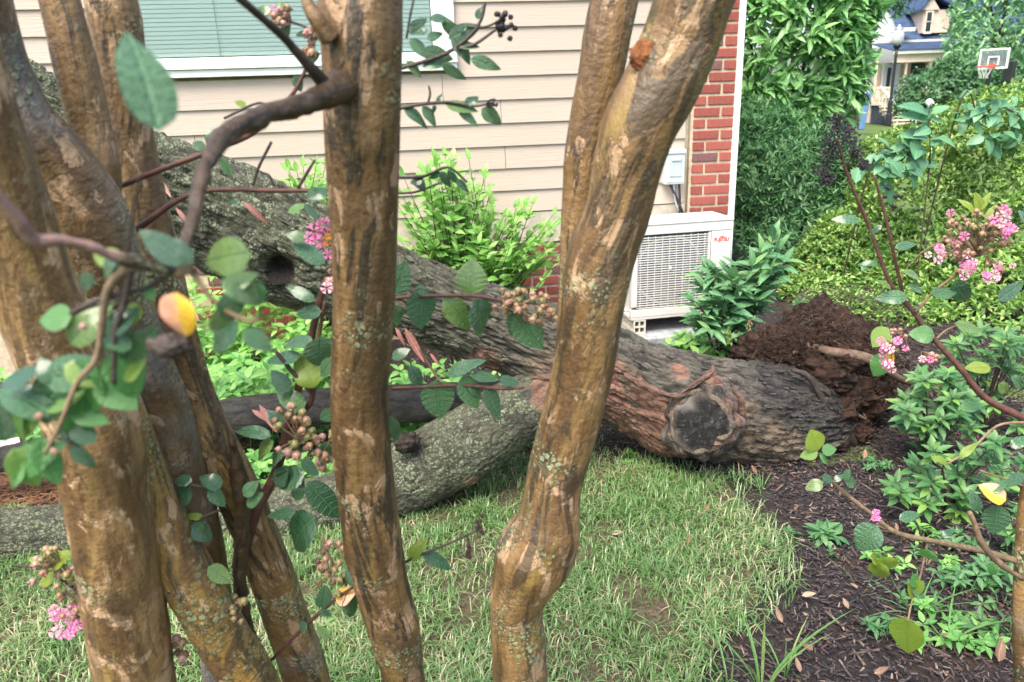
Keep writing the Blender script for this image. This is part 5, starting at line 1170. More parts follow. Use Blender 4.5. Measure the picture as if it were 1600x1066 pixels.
# broad leaved vine growing through the hedge
def rosette(c, axis, n, L, rg, flat=.9):
    out = []; f = frame(axis, rdir(rg))
    for i in range(n):
        a = 2*pi*i/n+rg.uniform(-.3,.3); d = unit((f[:,0]*cos(a)+f[:,2]*sin(a))*flat+f[:,1]*rg.uniform(.1,.7)); out.append((c+d*L*.1, d, unit(f[:,1]+d*-.3), L*rg.uniform(.7,1.15)))
    return out
def vine(label, pts, Y, L, seed):
    rg = np.random.default_rng(seed); root = empty('vine', at_ground(PY(*pts[0], Y)), label, 'vine'); lv = []
    P = [PY(x, y, Y) for x, y in pts]; P0 = [at_ground(P[0]+np.array([0,.25,0]))]+P
    tube_part('stem', P0, [.005]*len(P0), M['wood'], root, 6, 30)
    for p in spline(P, 4*len(P)):
        for k in range(3): q = p+rdir(rg)*np.array([.10,.05,.08]); lv.append((q, unit(rdir(rg)+np.array([0,-.3,-.5])), unit(np.array([0,-.6,.9])+rdir(rg)*.4), L*rg.uniform(.7,1.3)))
    foliage(root, S_vi, lv, 300, seed=seed); return root
vine('grey green broad leaved vine sprawling through the hedge below the lamp post', [(1360,262),(1395,235),(1415,270),(1440,210),(1420,240),(1380,275)], 4.72, .105, 141)
vine('grey green leafy vine over the hedge top below the basketball hoop', [(1500,160),(1530,185),(1560,165),(1600,190),(1575,205),(1530,215)], 4.75, .085, 142)
up = empty('climber_shoot', at_ground(PY(1452,220,4.7)), 'single upright leafy shoot with a pale bud standing above the hedge', 'plant')
rg = np.random.default_rng(4); P = [at_ground(PY(1452,300,4.75)), PY(1452,260,4.72), PY(1451,200,4.70), PY(1452,172,4.70)]
tube_part('stem', P, [.005,.004,.004,.003], M['wood'], up, 6, 20)
bb = base_of(up)
for (x0,y0,x1,y1) in ((1450,180,1418,156),(1454,178,1482,168),(1448,190,1415,172),(1455,186,1476,190),(1450,215,1412,205),(1454,212,1470,218),(1449,240,1420,225)):
    a, b_ = PY(x0,y0,4.70), PY(x1,y1,4.68); leaf_obj(S_vi.ME[(x0+y0) % 4], up, a, b_-a, [0,-.5,.9], np.linalg.norm(b_-a)*1.1, bb)
capsule(up, PY(1452,160,4.70), .022, M['white'], 3, 'bud')

# pale leafed shrub against the siding
SP = [ell(700,330,4.0,.26,.20), ell(740,380,3.95,.30,.18), ell(660,380,3.9,.22,.22), ell(690,280,4.1,.18,.14), ell(800,340,4.05,.16,.10), ell(640,330,3.9,.14,.16), ell(850,360,4.05,.12,.10)]
def branching(root, base, tips, L, sp, seed, nl=9, sr=.004, maxn=300, name='leaf', mat=None, sz=1.0):
    rg = np.random.default_rng(seed); lv = []
    for t in tips:
        t = np.asarray(t); a = np.asarray(base)+np.array([rg.uniform(-.12,.12), rg.uniform(-.06,.06), -.01]); m = (a*.45+t*.55)+np.array([0,0,.10])*np.linalg.norm(t-a)+rdir(rg)*.03
        tube_part('stem', [a, m, t], [sr, sr*.7, sr*.35], mat or M['wood'], root, 6, 14)
        S = spline([a, m, t], 30); TT = np.gradient(S, axis=0)
        for k in range(nl):
            i = int(29-(k/nl)**1.1*19); p = S[i]; T = unit(TT[i]); f = frame(T, [0,0,1])
            for s in (-1, 1):
                d = unit(f[:,0]*s*.8+T*.45+rdir(rg)*.25+np.array([0,0,.1])); lv.append((p, d, unit(np.array([0,-.35,1])+rdir(rg)*.35), L*rg.uniform(.65,1.15)*(1.0 if k else .8)*sz))
        lv.append((t, unit(TT[-1]), [0,-.4,1], L*.8))
    foliage(root, sp, lv, maxn, name, seed=seed)
rg = np.random.default_rng(15)
for (b0, tipset, lab, sd) in (
   ((735,470), [(650,270),(668,255),(692,252),(715,262),(740,275),(640,310),(675,300),(705,295),(735,305),(760,310),(650,345),(690,335),(720,340),(755,350),(785,335),(640,375),(668,370),(700,375),(735,380),(765,385),(795,372),(650,405),(690,405),(725,410),(755,420),(810,330),(832,335),(860,345),(845,370),(870,380),(815,395),(840,400),(780,410)], 'bright green leafy shrub growing against the beige siding right of the middle trunk', 151),
   ((500,470), [(490,258),(470,275),(505,285),(452,290),(485,305),(510,320),(430,315),(460,335),(495,345),(515,300)], 'small bright green shrub showing left of the middle trunk above the log', 152)):
    Yb = 4.0; bs = at_ground(PY(b0[0], b0[1], Yb)); root = empty('leafy_shrub', bs, lab, 'shrub')
    branching(root, bs, [PY(x+rg.uniform(-22,22), y+rg.uniform(-16,22), Yb+rg.uniform(-.28,.22)) for x, y in tipset for _ in range(4)], .078, S_sp, sd, nl=7, maxn=300)

# butterfly bush right of the heat pump
bs = at_ground(PY(1150,540,3.95)); bbu = empty('butterfly_bush', bs, 'grey green butterfly bush with broad drooping leaves in front of the heat pump', 'shrub')
branching(bbu, bs, [PY(x, y, Y) for x, y, Y in ((1208,372,3.9),(1215,390,3.95),(1190,395,3.85),(1105,425,3.95),(1110,430,3.9),(1100,450,3.85),(1140,430,3.8),(1165,440,3.8),(1190,425,3.85),(1225,410,3.9),(1150,465,3.75),(1180,470,3.75),(1105,480,3.8),(1130,490,3.75),(1165,500,3.7),(1200,450,3.8),(1118,425,3.95),(1150,420,3.9),(1095,495,3.75),(1085,470,3.8),(1110,515,3.7),(1145,445,3.75),(1175,415,3.8),(1130,465,3.7),(1205,420,3.8),(1160,520,3.7))], .122, S_bu, 161, nl=8, sr=.006)
for k, (x, y) in enumerate(((1172,500),(1140,520))):
    mb = MB(); rg2 = random.Random(k); p = PY(x, y, 3.66)
    for i in range(40): mb.ball(p+np.array([rg2.gauss(0,.006), rg2.gauss(0,.006), -i*.0018]), .005, 4)
    mb.part('seed_spike', M['myy'] if k else M['bud'], bbu, True)

# leafy perennials round the pad and on the soil heap
def perennial(label, px, py, Y, n, L, spread, h, sp=None, name='leafy_plant', cat='plant', group=None, seed=0, gr=True, maxn=300):
    sp = sp or S_we; p = PY(px, py, Y); b = at_ground(p) if gr else p
    r = empty(name, b, label, cat, group); rg = np.random.default_rng(seed+int(px*7+py)); lv = []
    for k in range(n):
        a = rg.uniform(0, 2*pi); q = rg.uniform(.1, 1)**.7*spread; t = b+np.array([cos(a)*q, sin(a)*q*.7, h*rg.uniform(.5,1.1)*(1-.45*q/spread)])
        tube_part('stem', [b+np.array([cos(a), sin(a), 0])*q*.25, (b+t)/2+np.array([0,0,h*.15]), t], [.0022,.0018,.0012], sp.mat, r, 5, 8)
        lv += rosette(t, unit(np.array([cos(a)*.3, sin(a)*.3-.25, 1])), int(rg.integers(4, 7)), L, rg)
        m = (b+t)/2+np.array([0,0,h*.15]); lv += rosette(m, [cos(a)*.5, sin(a)*.5, .8], 2, L*.9, rg)
    foliage(r, sp, lv, maxn, seed=seed); return r
perennial('bright leafy plants crowding the front of the concrete pad, left clump', 1078, 548, 3.95, 9, .075, .14, .16, S_co, seed=1)
perennial('leafy green clump below the butterfly bush beside the log top', 1130, 560, 3.8, 10, .080, .18, .14, S_co, seed=2)
perennial('green seedling on the soil heap left of the roots', 1210, 515, 3.35, 3, .045, .05, .30, S_co, seed=3)
perennial('lowest green seedling at the foot of the soil heap beside the log', 1200, 535, 3.2, 3, .045, .06, .30, S_co, seed=4)
perennial('small green seedling on the crest of the soil heap', 1248, 502, 3.4, 2, .045, .03, .36, S_co, seed=5)
perennial('low pale green plant behind the soil heap by the hedge', 1245, 455, 4.6, 5, .05, .12, .12, S_we, seed=6)
perennial('small ferny grey green plant at the edge of the root hollow', 1372, 705, 2.72, 14, .020, .06, .07, S_we, seed=7)
perennial('broad leaved weed rosette in the mulch near the lawn edge', 1292, 850, 2.22, 5, .060, .035, .05, S_we, seed=8)
perennial('small pale weed where the lawn meets the mulch below the rosette', 1235, 862, 2.22, 3, .035, .04, .03, S_we, seed=9)
perennial('yellow green seedling in the mulch under the arching twig', 1490, 895, 2.05, 4, .030, .05, .05, S_co, seed=10)
perennial('grey green weed among grass blades in the lower mulch', 1420, 965, 1.88, 6, .030, .08, .05, S_we, seed=11)
perennial('leafy weed at the bottom right edge by the slender stem', 1560, 985, 1.85, 7, .035, .09, .07, S_we, seed=12)
perennial('four leaved seedling at the bottom edge of the mulch', 1425, 1050, 1.70, 2, .038, .02, .03, S_co, seed=13)
perennial('dark green weed at the lower right corner', 1545, 1045, 1.72, 7, .040, .09, .07, S_ag, seed=14)
perennial('small weed at the foot of the fallen log beside the lawn', 985, 690, 2.85, 4, .03, .07, .05, S_co, seed=15)
perennial('low leafy weed under the forked log', 800, 690, 2.95, 6, .045, .12, .10, S_co, seed=16)
perennial('pale seedling in the lawn below the middle trunk', 520, 1015, 1.85, 3, .025, .03, .05, S_co, seed=17)
perennial('pale green weed crowding the right end of the lower mulch', 1500, 960, 1.92, 7, .032, .10, .07, S_we, seed=21)
perennial('leafy weed between the strap tufts in the lower mulch', 1455, 1010, 1.78, 6, .032, .08, .06, S_co, seed=22)
perennial('bright seedling patch at the bottom right beside the dark weed', 1500, 1045, 1.7, 6, .034, .08, .06, S_co, seed=23)
perennial('low weed in the mulch below the low azalea', 1510, 830, 2.15, 6, .036, .08, .06, S_we, seed=24)
perennial('pale weed by the slender stem at the right edge', 1575, 900, 2.0, 7, .036, .09, .08, S_we, seed=25)
perennial('scattered weed just right of the lawn edge', 1295, 905, 2.1, 2, .024, .03, .03, S_we, seed=26)
perennial('loose leafy weed in the middle right of the mulch by the striped leaf', 1395, 880, 2.05, 5, .034, .08, .07, S_co, seed=27)
perennial('broad green weed near the bottom of the slender stem', 1540, 945, 1.95, 8, .040, .10, .09, S_we, seed=28)
perennial('mid green weed under the low azalea', 1445, 820, 2.2, 5, .034, .07, .06, S_co, seed=29)
perennial('leafy weed at the bottom edge left of the four leaved seedling', 1385, 1035, 1.72, 5, .03, .07, .06, S_we, seed=30)
perennial('tall leafy weed filling the far right edge of the bed', 1590, 850, 2.1, 9, .045, .10, .16, S_ag, seed=31)
perennial('tiny weed clump in the mulch right of the lawn', 1448, 870, 2.1, 4, .02, .06, .06, S_we, seed=18)
# azaleas at the right
for (lab, spots, sd) in (
   ('glossy green azalea in front of the roots at the right', [(1425,620),(1450,600),(1478,625),(1410,650),(1440,655),(1470,665),(1455,690),(1500,640),(1500,600),(1520,660),(1485,585),(1525,620)], 171),
   ('leafy green azalea between the hedge and the slender stem', [(1530,560),(1560,545),(1590,530),(1575,580),(1545,600),(1600,590),(1580,520),(1550,630),(1590,650),(1610,560),(1500,550),(1520,530)], 172),
   ('low azalea in the mulch under the arching twig', [(1420,770),(1440,780),(1455,740),(1480,745),(1465,775),(1440,755),(1500,760),(1425,740),(1450,715),(1500,715),(1530,765),(1580,770),(1600,760),(1555,700),(1520,790),(1590,800),(1510,735),(1490,790),(1410,755),(1540,720),(1560,750),(1590,730)], 173)):
    Y = 2.75 if sd != 173 else 2.35
    if sd == 172: Y = 3.0
    pc = np.mean(np.array([PY(x, y, Y) for x, y in spots]), 0); b = at_ground(pc+np.array([0,.05,0])); r = empty('azalea', b, lab, 'shrub'); rg = np.random.default_rng(sd); lv = []
    for (x, y) in spots:
        for rep in range(2 if sd != 173 else 1):
            t = PY(x+rg.uniform(-14,14), y+rg.uniform(-14,14), Y+rg.uniform(-.12,.12)); t[2] = max(t[2], gz(t[0], t[1])+.04)
            tube_part('stem', [b, (b+t)/2+np.array([0,0,.05]), t], [.004,.003,.002], M['wood'], r, 5, 10)
            ax = unit(np.array([rg.uniform(-.4,.4), -.45, 1])); lv += rosette(t, ax, 7, .058, rg); lv += rosette(t-ax*.03, ax, 6, .062, rg, 1.1)
            lv += rosette(t+ax*.012, ax, 3, .030, rg, .4)
    foliage(r, S_ag, lv, 300, seed=sd)

# ground cover behind and under the log: each drift one plant with its leaves
def drift(label, quad, n, L, sp, seed, h=.16, Yr=(3.1,3.7)):
    rg = np.random.default_rng(seed); lv = []; (xa, ya), (xb, yb) = quad
    b = at_ground(PY((xa+xb)/2, (ya+yb)/2, sum(Yr)/2)); r = empty('ground_cover', b, label, 'ground cover')
    for k in range(n):
        x = rg.uniform(xa, xb); Y = rg.uniform(*Yr); p = PY(x, 600, Y); p[2] = gz(p[0], p[1]); hh = h*rg.uniform(.5,1.25)*(.6+.8*float(vnoise((p*3)[None], seed)[0]))
        t = p+np.array([rg.uniform(-.04,.04), rg.uniform(-.05,.02), hh]); 
        lv += rosette(t, unit(np.array([rg.uniform(-.4,.4), -.35, 1])), 5, L, rg, 1.0); lv += rosette((p+t)/2, [0,-.3,1], 3, L*.9, rg, 1.1)
        if k % 4 == 0: tube_part('stem', [p, (p+t)/2, t], [.002,.0018,.0012], sp.mat, r, 5, 5)
    foliage(r, sp, lv, 300, seed=seed)
drift('bright green ground cover under the fallen log between the left trunks and the middle trunk', ((290,480),(520,640)), 190, .066, S_co, 181, .30, (3.0,3.75))
drift('tall pale green ground cover by the house foundation seen left of the middle trunk', ((180,400),(520,520)), 150, .070, S_sp, 185, .52, (3.65,4.0))
drift('green ground cover under the log right of the middle trunk', ((600,500),(860,640)), 120, .060, S_co, 182, .16, (3.05,3.6))
drift('low green leaves in front of the thin dark limb at left', ((330,690),(520,780)), 60, .05, S_co, 183, .10, (2.66,2.9))
drift('green leaves behind the trunks at the far left', ((-30,560),(280,640)), 90, .06, S_co, 184, .25, (3.0,3.6))
# ------------------------------------------------------------------ lawn grass, mulch chips, litter
def bladerows(n, seed, xr, yr, hmin, hmax, wid, test):
    rg = np.random.default_rng(seed); x = rg.uniform(*xr, n); y = rg.uniform(*yr, n); m = test(x, y)
    cl = vnoise(np.stack([x*7, y*7, x*0], 1), 3); ed = lawn_edge(np.clip(y, 1.0, 2.99))-x; bare = fbm(np.stack([x*5.5, y*5.5, x*0], 1), 3, 44); m &= rg.random(n) < (.35+.9*cl)*np.clip(.12+ed/.22, .1, 1)*np.clip((bare-.28)/.16, .12, 1)
    x, y = x[m], y[m]; n = len(x); cl = cl[m]
    z = hgt(x, y)+.016; a = rg.uniform(0, 2*pi, n); L = rg.uniform(hmin, hmax, n)*(.65+.7*cl); lean = rg.uniform(.35, 1.6, n)
    d = np.stack([np.cos(a), np.sin(a), 0*a], 1); s = np.stack([-np.sin(a), np.cos(a), 0*a], 1)*(wid*rg.uniform(.6,1.2,n))[:,None]/2
    B = np.stack([x, y, z], 1); Z = np.array([0,0,1.])
    p1 = B + d*(L*.22*lean)[:,None] + Z*(L*.45)[:,None]; p2 = B + d*(L*.52*lean)[:,None] + Z*(L*.72*np.maximum(.3, 1.15-.4*lean))[:,None]; p3 = B + d*(L*.85*lean)[:,None] + Z*(L*np.maximum(.12, 1.1-.62*lean))[:,None]
    V = np.stack([B-s, B+s, p1-s*.9, p1+s*.9, p2-s*.6, p2+s*.6, p3], 1).reshape(-1,3)
    i = (np.arange(n)*7)[:,None]; Q = np.concatenate([i+np.array([[0,1,3,2]]), i+np.array([[2,3,5,4]])]); T = i+np.array([[4,5,6]])
    patch = np.clip((fbm(np.stack([x*3.2, y*3.2, x*0], 1), 3, 12)-.38)*2.6, 0, 1)
    r = np.clip(rg.random(n)*.7+.35*patch-.02, 0, 1); dry = (rg.random(n) < .06+.26*patch).astype(float)
    return V, [Q, T], np.repeat(r, 7), np.repeat(dry, 7)
def grass_mat():
    t = NT('grass_blade'); r = t.attr('rnd'); dry = t.attr('dry')
    c = t.mix(r, (.095,.200,.052), (.250,.400,.150)); c = t.mix(dry, c, (.47,.43,.26))
    t.fin(c, .38, None, .7); tr = t.n('BsdfTranslucent'); t.l(c, tr.inputs[0]); mx = t.n('MixShader'); mx.inputs[0].default_value = .35
    t.l(t.b.outputs[0], mx.inputs[1]); t.l(tr.outputs[0], mx.inputs[2]); t.l(mx.outputs[0], t.out.inputs[0]); return t.m
M['grass'] = grass_mat()
def in_view(x, y): return (np.abs(x) < .25+.78*y)
V, F, r, dr = bladerows(150000, 1, (-2.6,1.6), (1.25,3.3), .028, .075, .0040, lambda x, y: is_lawn(x, y) & in_view(x, y))
tag(link('lawn_grass', mesh_np('lawn_grass', V, F, M['grass'], True, attrs={'rnd': ('POINT', r), 'dry': ('POINT', dr)})), kind='stuff')
V, F, r, dr = bladerows(26000, 2, (-4,1.7), (-2.2,1.3), .03, .065, .004, lambda x, y: is_lawn(x, y))
tag(link('lawn_grass', mesh_np('lawn_grass', V, F, M['grass'], True, attrs={'rnd': ('POINT', r), 'dry': ('POINT', dr)})), kind='stuff')
def chips(n, seed, xr, yr, lens, test, mat, name, wr=(.002,.006), th=.0012, flat=.25):
    rg = np.random.default_rng(seed); x = rg.uniform(*xr, n); y = rg.uniform(*yr, n); m = test(x, y); x, y = x[m], y[m]; n = len(x)
    a = rg.uniform(0, 2*pi, n); e = rg.normal(0, flat, n); L = rg.uniform(*lens, n)/2; w_ = rg.uniform(*wr, n)/2
    u = np.stack([np.cos(a)*np.cos(e), np.sin(a)*np.cos(e), np.sin(e)], 1); v = np.stack([-np.sin(a), np.cos(a), rg.normal(0, .3, n)], 1); nn = np.cross(u, v)
    C_ = np.stack([x, y, hgt(x, y)+rg.uniform(.003,.02,n)], 1); Vs = []
    for i in (-1,1):
        for j in (-1,1):
            for k in (-1,1): Vs.append(C_+u*(L*i)[:,None]+v*(w_*j*(.6 if i > 0 else 1))[:,None]+nn*th*k)
    V = np.stack(Vs, 1).reshape(-1,3); F = ((np.arange(n)*8)[:,None,None]+BOXF[:, ::-1][None]).reshape(-1,4)
    tag(link(name, mesh_np(name, V, F, mat, False, attrs={'rnd': ('POINT', np.repeat(rg.random(n), 8))})), kind='stuff')
def chipm():
    t = NT('mulch_shred'); r = t.attr('rnd'); c = t.mix(t.ramp(r, 0, 1), (.019,.015,.016), (.085,.070,.068)); c = t.mix(t.ramp(r, .93, .97), c, (.26,.20,.16))
    c = t.mix(t.ramp(t.math('FRACT', t.math('MULTIPLY', r, 17.3)), .86, .9, 0, .7), c, (.13,.065,.045))
    return t.fin(c, .6, None, .4)
M['shred'] = chipm()
nlawn = lambda x, y: ~is_lawn(x, y) & (np.abs(x) < .3+.8*y)
chips(64000, 3, (-.3,3.6), (1.3,4.3), (.007,.028), nlawn, M['shred'], 'mulch_shreds')
chips(9000, 4, (-2.6,.9), (2.9,4.3), (.012,.04), nlawn, M['shred'], 'mulch_shreds')
M['straw'] = plain('pine_straw', (.26,.13,.065), .7, .4, 30, .3)
chips(3200, 5, (-2.6,-1.25), (2.45,3.2), (.05,.12), lambda x, y: x < -1.2, M['straw'], 'pine_straw', (.0012,.002), .0007, .18)
# broken twigs and bark scraps shed by the tree
M['scrap'] = plain('bark_scrap', (.12,.085,.06), .8, .5, 20, .3)
chips(260, 61, (-2.0,1.4), (1.4,3.1), (.03,.11), lambda x, y: is_lawn(x, y), M['scrap'], 'twig_debris', (.0018,.004), .0012, .2)
chips(300, 62, (.3,2.2), (1.5,3.4), (.02,.09), lambda x, y: ~is_lawn(x, y), M['scrap'], 'twig_debris', (.002,.010), .0014, .2)
# fallen leaves
S_dr = Species('leaf', M['dry'], 4, nl=5, wid=.45, curl=-.5, fold=.35, side=2, wave=.1)
FL = [(955,832,.055,'small tan fallen leaf on the grass right of the swollen trunk'),(958,955,.060,'pale curled fallen leaf lying mid lawn right of the knee of the trunk'),(1073,858,.050,'upright tan fallen leaf in the middle of the lawn'),(1098,806,.05,'tan fallen leaf on the lawn below the sawn limb'),(1012,816,.04,'cream leaf fragment on the lawn near the log'),
 (576,1030,.060,'orange tan fallen leaf at the foot of the middle trunk'),(690,1012,.05,'pinkish fallen leaf on the lawn at the bottom between the two trunks'),(1025,822,.04,'pale brown leaf scrap on the far lawn'),(905,1042,.03,'tiny pale leaf at the bottom of the lawn'),
 (1258,965,.045,'tan fallen leaf on the mulch beside the lawn edge'),(1222,978,.045,'upright brown leaf at the lawn edge in the lower mulch'),(1270,1022,.05,'pinkish brown leaf in the lower mulch'),(1252,938,.05,'dark red brown leaf beside the grass edge'),(1325,958,.04,'reddish leaf scrap in the middle of the mulch'),
 (1572,928,.045,'rust brown leaf in the mulch near the right edge'),(1560,1038,.07,'large orange brown leaf at the lower right corner'),(1350,715,.06,'curled tan leaf beside the root hollow'),(1402,832,.035,'pink brown leaf scrap under the arching twig'),(1250,1055,.045,'white pink leaf scrap at the bottom edge'),(1365,1060,.05,'cream leaf at the bottom edge of the mulch'),(1340,925,.03,'pale leaf splinter in the mulch'),
 (1182,745,.05,'tan leaf at the base of the butt end of the log'),(1490,1005,.04,'pale leaf among the lower weeds'),(1240,800,.03,'red brown scrap where grass meets mulch'),(1295,690,.03,'cream scrap by the log butt')]
for k, (x, y, L, lab) in enumerate(FL):
    p = GR(x, y, .03); p[2] = gz(p[0], p[1])+.03; rg = np.random.default_rng(900+k)
    o = tag(bpy.data.objects.new('fallen_leaf', S_dr.ME[k % 4]), lab, 'leaf', 'dry fallen leaves on the ground'); col.objects.link(o)
    a = rg.uniform(0, 6.28); R = frame([cos(a), sin(a), rg.uniform(-.1,.45)], [rg.uniform(-.4,.4), -.4, 1])*L*.82; o.matrix_world = Matrix([list(R[i])+[float(p[i])] for i in range(3)]+[[0,0,0,1]])
# hanging red brown seed pods on the log and limbs
M['pod'] = leafmat('seed_pod_skin', (.20,.070,.050), (.36,.16,.13), None, rough=.5, trans=.15, vein=.2)
S_pod = Species('pod', M['pod'], 3, nl=5, wid=.20, curl=.3, fold=.2)
for k, (x0, y0, x1, y1, Y, lab) in enumerate(((238,268,266,306,2.40,'red brown dry pod hanging on the log beside the left trunks'),(275,325,295,350,2.38,'torn reddish pod on the log beside the left trunks, the lower one'),(380,315,414,344,2.42,'red dry pod lying on top of the log'),(405,632,430,672,2.80,'upper pink dry pod on the dark limb'),(393,640,424,660,2.80,'pink dry pod lying on the dark limb, lower of two'),
   (618,512,632,538,2.55,'red ridged pod beside the middle trunk below the log'),(632,512,660,562,2.58,'long pink pod on a thread under the log'),(672,552,686,570,2.60,'small pink pod hanging under the log'))):
    a, b = PY(x0,y0,Y), PY(x1,y1,Y-.02); o = tag(bpy.data.objects.new('seed_pod', S_pod.ME[k % 3]), lab, 'seed pod', 'dry seed pods caught on the fallen tree'); col.objects.link(o)
    R = frame(b-a, [.2,-1,.5])*np.linalg.norm(b-a)*1.1; o.matrix_world = Matrix([list(R[i])+[float(a[i])] for i in range(3)]+[[0,0,0,1]])
# strap leaved tufts
M['strap'] = leafmat('strap_leaf', (.060,.17,.040), (.13,.28,.075), (.25,.30,.10), rough=.4, trans=.35, vein=.2, amount2=.2)
S_st = Species('blade', M['strap'], 4, nl=7, wid=.036, curl=.50, fold=.3)
def tuft(label, px, py, n, L, seed, spread=.7):
    p = at_ground(GR(px, py)); r = empty('grass_tuft', p, label, 'grass tuft', 'strap leaved tufts in the mulch'); rg = np.random.default_rng(seed)
    for k in range(n):
        a = rg.uniform(0, 6.28); d = unit([cos(a)*spread*rg.uniform(.2,1), sin(a)*spread*rg.uniform(.2,1), 1]); leaf_obj(S_st.ME[rg.integers(4)], r, p+np.array([cos(a), sin(a), 0])*.012, d, [-cos(a), -sin(a), .4], L*rg.uniform(.6,1.15), p, 'blade')
tuft('tall upright grass tuft at the bottom edge of the lawn', 1190, 1085, 8, .26, 1, .25)
tuft('strap leaved tuft at the bottom left of the mulch beside the tall tuft', 1140, 1080, 9, .18, 2, .8)
tuft('small grass tuft at the lawn edge near the bottom', 1225, 1060, 7, .17, 3, .5)
tuft('dark arching strap tuft in the lower mulch under the hanging yellow leaf', 1432, 968, 14, .15, 4, 1.1)
tuft('thin grass tuft right of the arching tuft', 1510, 930, 9, .13, 5, .5)
tuft('arching strap tuft at the lower right', 1480, 1010, 12, .15, 6, 1.0)
tuft('grass tuft below the slender stem at the right edge', 1570, 1000, 10, .14, 7, .7)
tuft('small blue green tuft beside the butt end of the log', 1190, 770, 22, .085, 8, 1.1)
tuft('bare grass sprig at the mulch centre', 1345, 930, 4, .11, 9, .4)

# ------------------------------------------------------------------ background
# street lamp
def lampmat():
    t = NT('lamp_glass'); g_ = t.n('BsdfTransparent'); g_.inputs[0].default_value = (.88,.9,.9,1); t.fin((.75,.78,.80), .15); mx = t.n('MixShader'); mx.inputs[0].default_value = .45
    t.l(g_.outputs[0], mx.inputs[1]); t.l(t.b.outputs[0], mx.inputs[2]); t.l(mx.outputs[0], t.out.inputs[0]); return t.m
M['iron'] = plain('black_iron', (.016,.018,.022), .4, .2, 20)
LY = 24.; lb = PY(1389,197,LY); lt_ = PY(1399,76,LY); LH = lt_[2]-lb[2]; lb = np.array([(lb[0]+lt_[0])/2, LY, lb[2]])
lamp = empty('street_lamp', lb, 'black post lamp with a glass lantern beyond the hedge', 'lamp')
MB().tube([lb, lb+ZV*.35, lb+ZV*.36, lb+ZV*.75, lb+ZV*.76, lb+ZV*LH], [.10,.095,.075,.065,.045,.042], 12, 40).part('post', M['iron'], lamp, True)
MB().tube([lb+ZV*(LH-.02), lb+ZV*(LH+.08), lb+ZV*(LH+.14)], [.06,.12,.08], 12, 12).part('collar', M['iron'], lamp, True)
MB().tube([lb+ZV*(LH+.13), lb+ZV*(LH+.22), lb+ZV*(LH+.38), lb+ZV*(LH+.52)], [.10,.16,.17,.12], 16, 16).part('lantern_glass', lampmat(), lamp, True)
MB().tube([lb+ZV*(LH+.53), lb+ZV*(LH+.58), lb+ZV*(LH+.63), lb+ZV*(LH+.67)], [.14,.11,.05,.03], 12, 12).part('cap', M['alu'], lamp, True)
# far house
M['lap'] = plain('peach_siding', (.62,.47,.37), .6, .08, 4); M['roof'] = None
t = NT('navy_shingle'); v = t.coord(); n_s = t.noise(v, 3, 5, .7); t.fin(t.mix(t.ramp(n_s, .35, .65), (.030,.055,.11), (.055,.090,.17)), .75, None, .3); M['roof'] = t.m
M['trim'] = plain('cream_trim', (.72,.62,.50), .55, .06, 4); M['dkglass'] = plain('dark_pane', (.03,.04,.05), .15, .2, 3); M['doorp'] = plain('pale_blue_door', (.55,.62,.72), .5, .06, 4); M['shade'] = plain('porch_shade', (.035,.04,.05), .8, .3, 3)
HY = 34.; HA = radians(-2.0); HU = np.array([cos(HA), sin(HA), 0]); HN = np.array([sin(HA), -cos(HA), 0]); HO = PY(1430, 120, HY)
def hpx(px, py, o=0.0):
    d = ray(px, py); t_ = ((HO+HN*o-CAM)@HN)/(d@HN); p = CAM+d*t_-HO; return float(p@HU), float(p[2])
def hw(u, z, o=0.0): return HO+HU*u+ZV*z+HN*o
HX = np.array([HU, HN, ZV])
fh = empty('far_house', hw(0, -3.0), 'peach house with navy roof, dormer and front porch in the background', 'house')
def hbox(px0, py0, px1, py1, o0, o1, name, mat, root=None):
    u0, z0_ = hpx(px0, py0, o1); u1, z1_ = hpx(px1, py1, o1); a, b = min(u0,u1), max(u0,u1); c, d = min(z0_,z1_), max(z0_,z1_)
    return MB().box(hw((a+b)/2, (c+d)/2, (o0+o1)/2), ((b-a)/2, abs(o1-o0)/2, (d-c)/2), HX).part(name, mat, root or fh)
uL, _ = hpx(1368,100); uR = uL+11.
gz_h = hpx(1390,196,2.6)[1]
zf = hpx(1395,160,2.0)[1]; ze = hpx(1440,94,2.2)[1]
MB().box(hw((uL+uR)/2, (gz_h+ze)/2, -3.05), ((uR-uL)/2, 3.0, (ze-gz_h)/2), HX).part('wall', M['lap'], fh)
MB().box(hw((uL+uR)/2, (gz_h+zf)/2-.08, 1.05), ((uR-uL)/2-.02, 1.0, (zf-gz_h)/2-.08), HX).part('porch_base', M['shade'], fh)  # base coloured near-black to stand for the shade under the porch floor
MB().box(hw((uL+uR)/2, zf-.06, 1.10), ((uR-uL)/2+.05, 1.12, .07), HX).part('porch_floor', M['trim'], fh)
MB().box(hw((uL+uR)/2, ze+.10, 2.02), ((uR-uL)/2+.15, .10, .16), HX).part('porch_beam', M['trim'], fh)
MB().box(hw((uL+uR)/2, ze+.34, 2.18), ((uR-uL)/2+.30, .08, .07), HX).part('gutter', M['white'], fh)
def slope(u0, u1, z0_, o0, z1_, o1, th=.10):
    V = []
    for u in (u0, u1):
        for (z, o) in ((z0_, o0), (z0_+th, o0+.0), (z1_, o1), (z1_+th, o1)): V.append(hw(u, z, o))
    return MB().hull8([V[0], V[1], V[2], V[3], V[4], V[5], V[6], V[7]]).arr()
zb_ = hpx(1440,66,.2)[1]
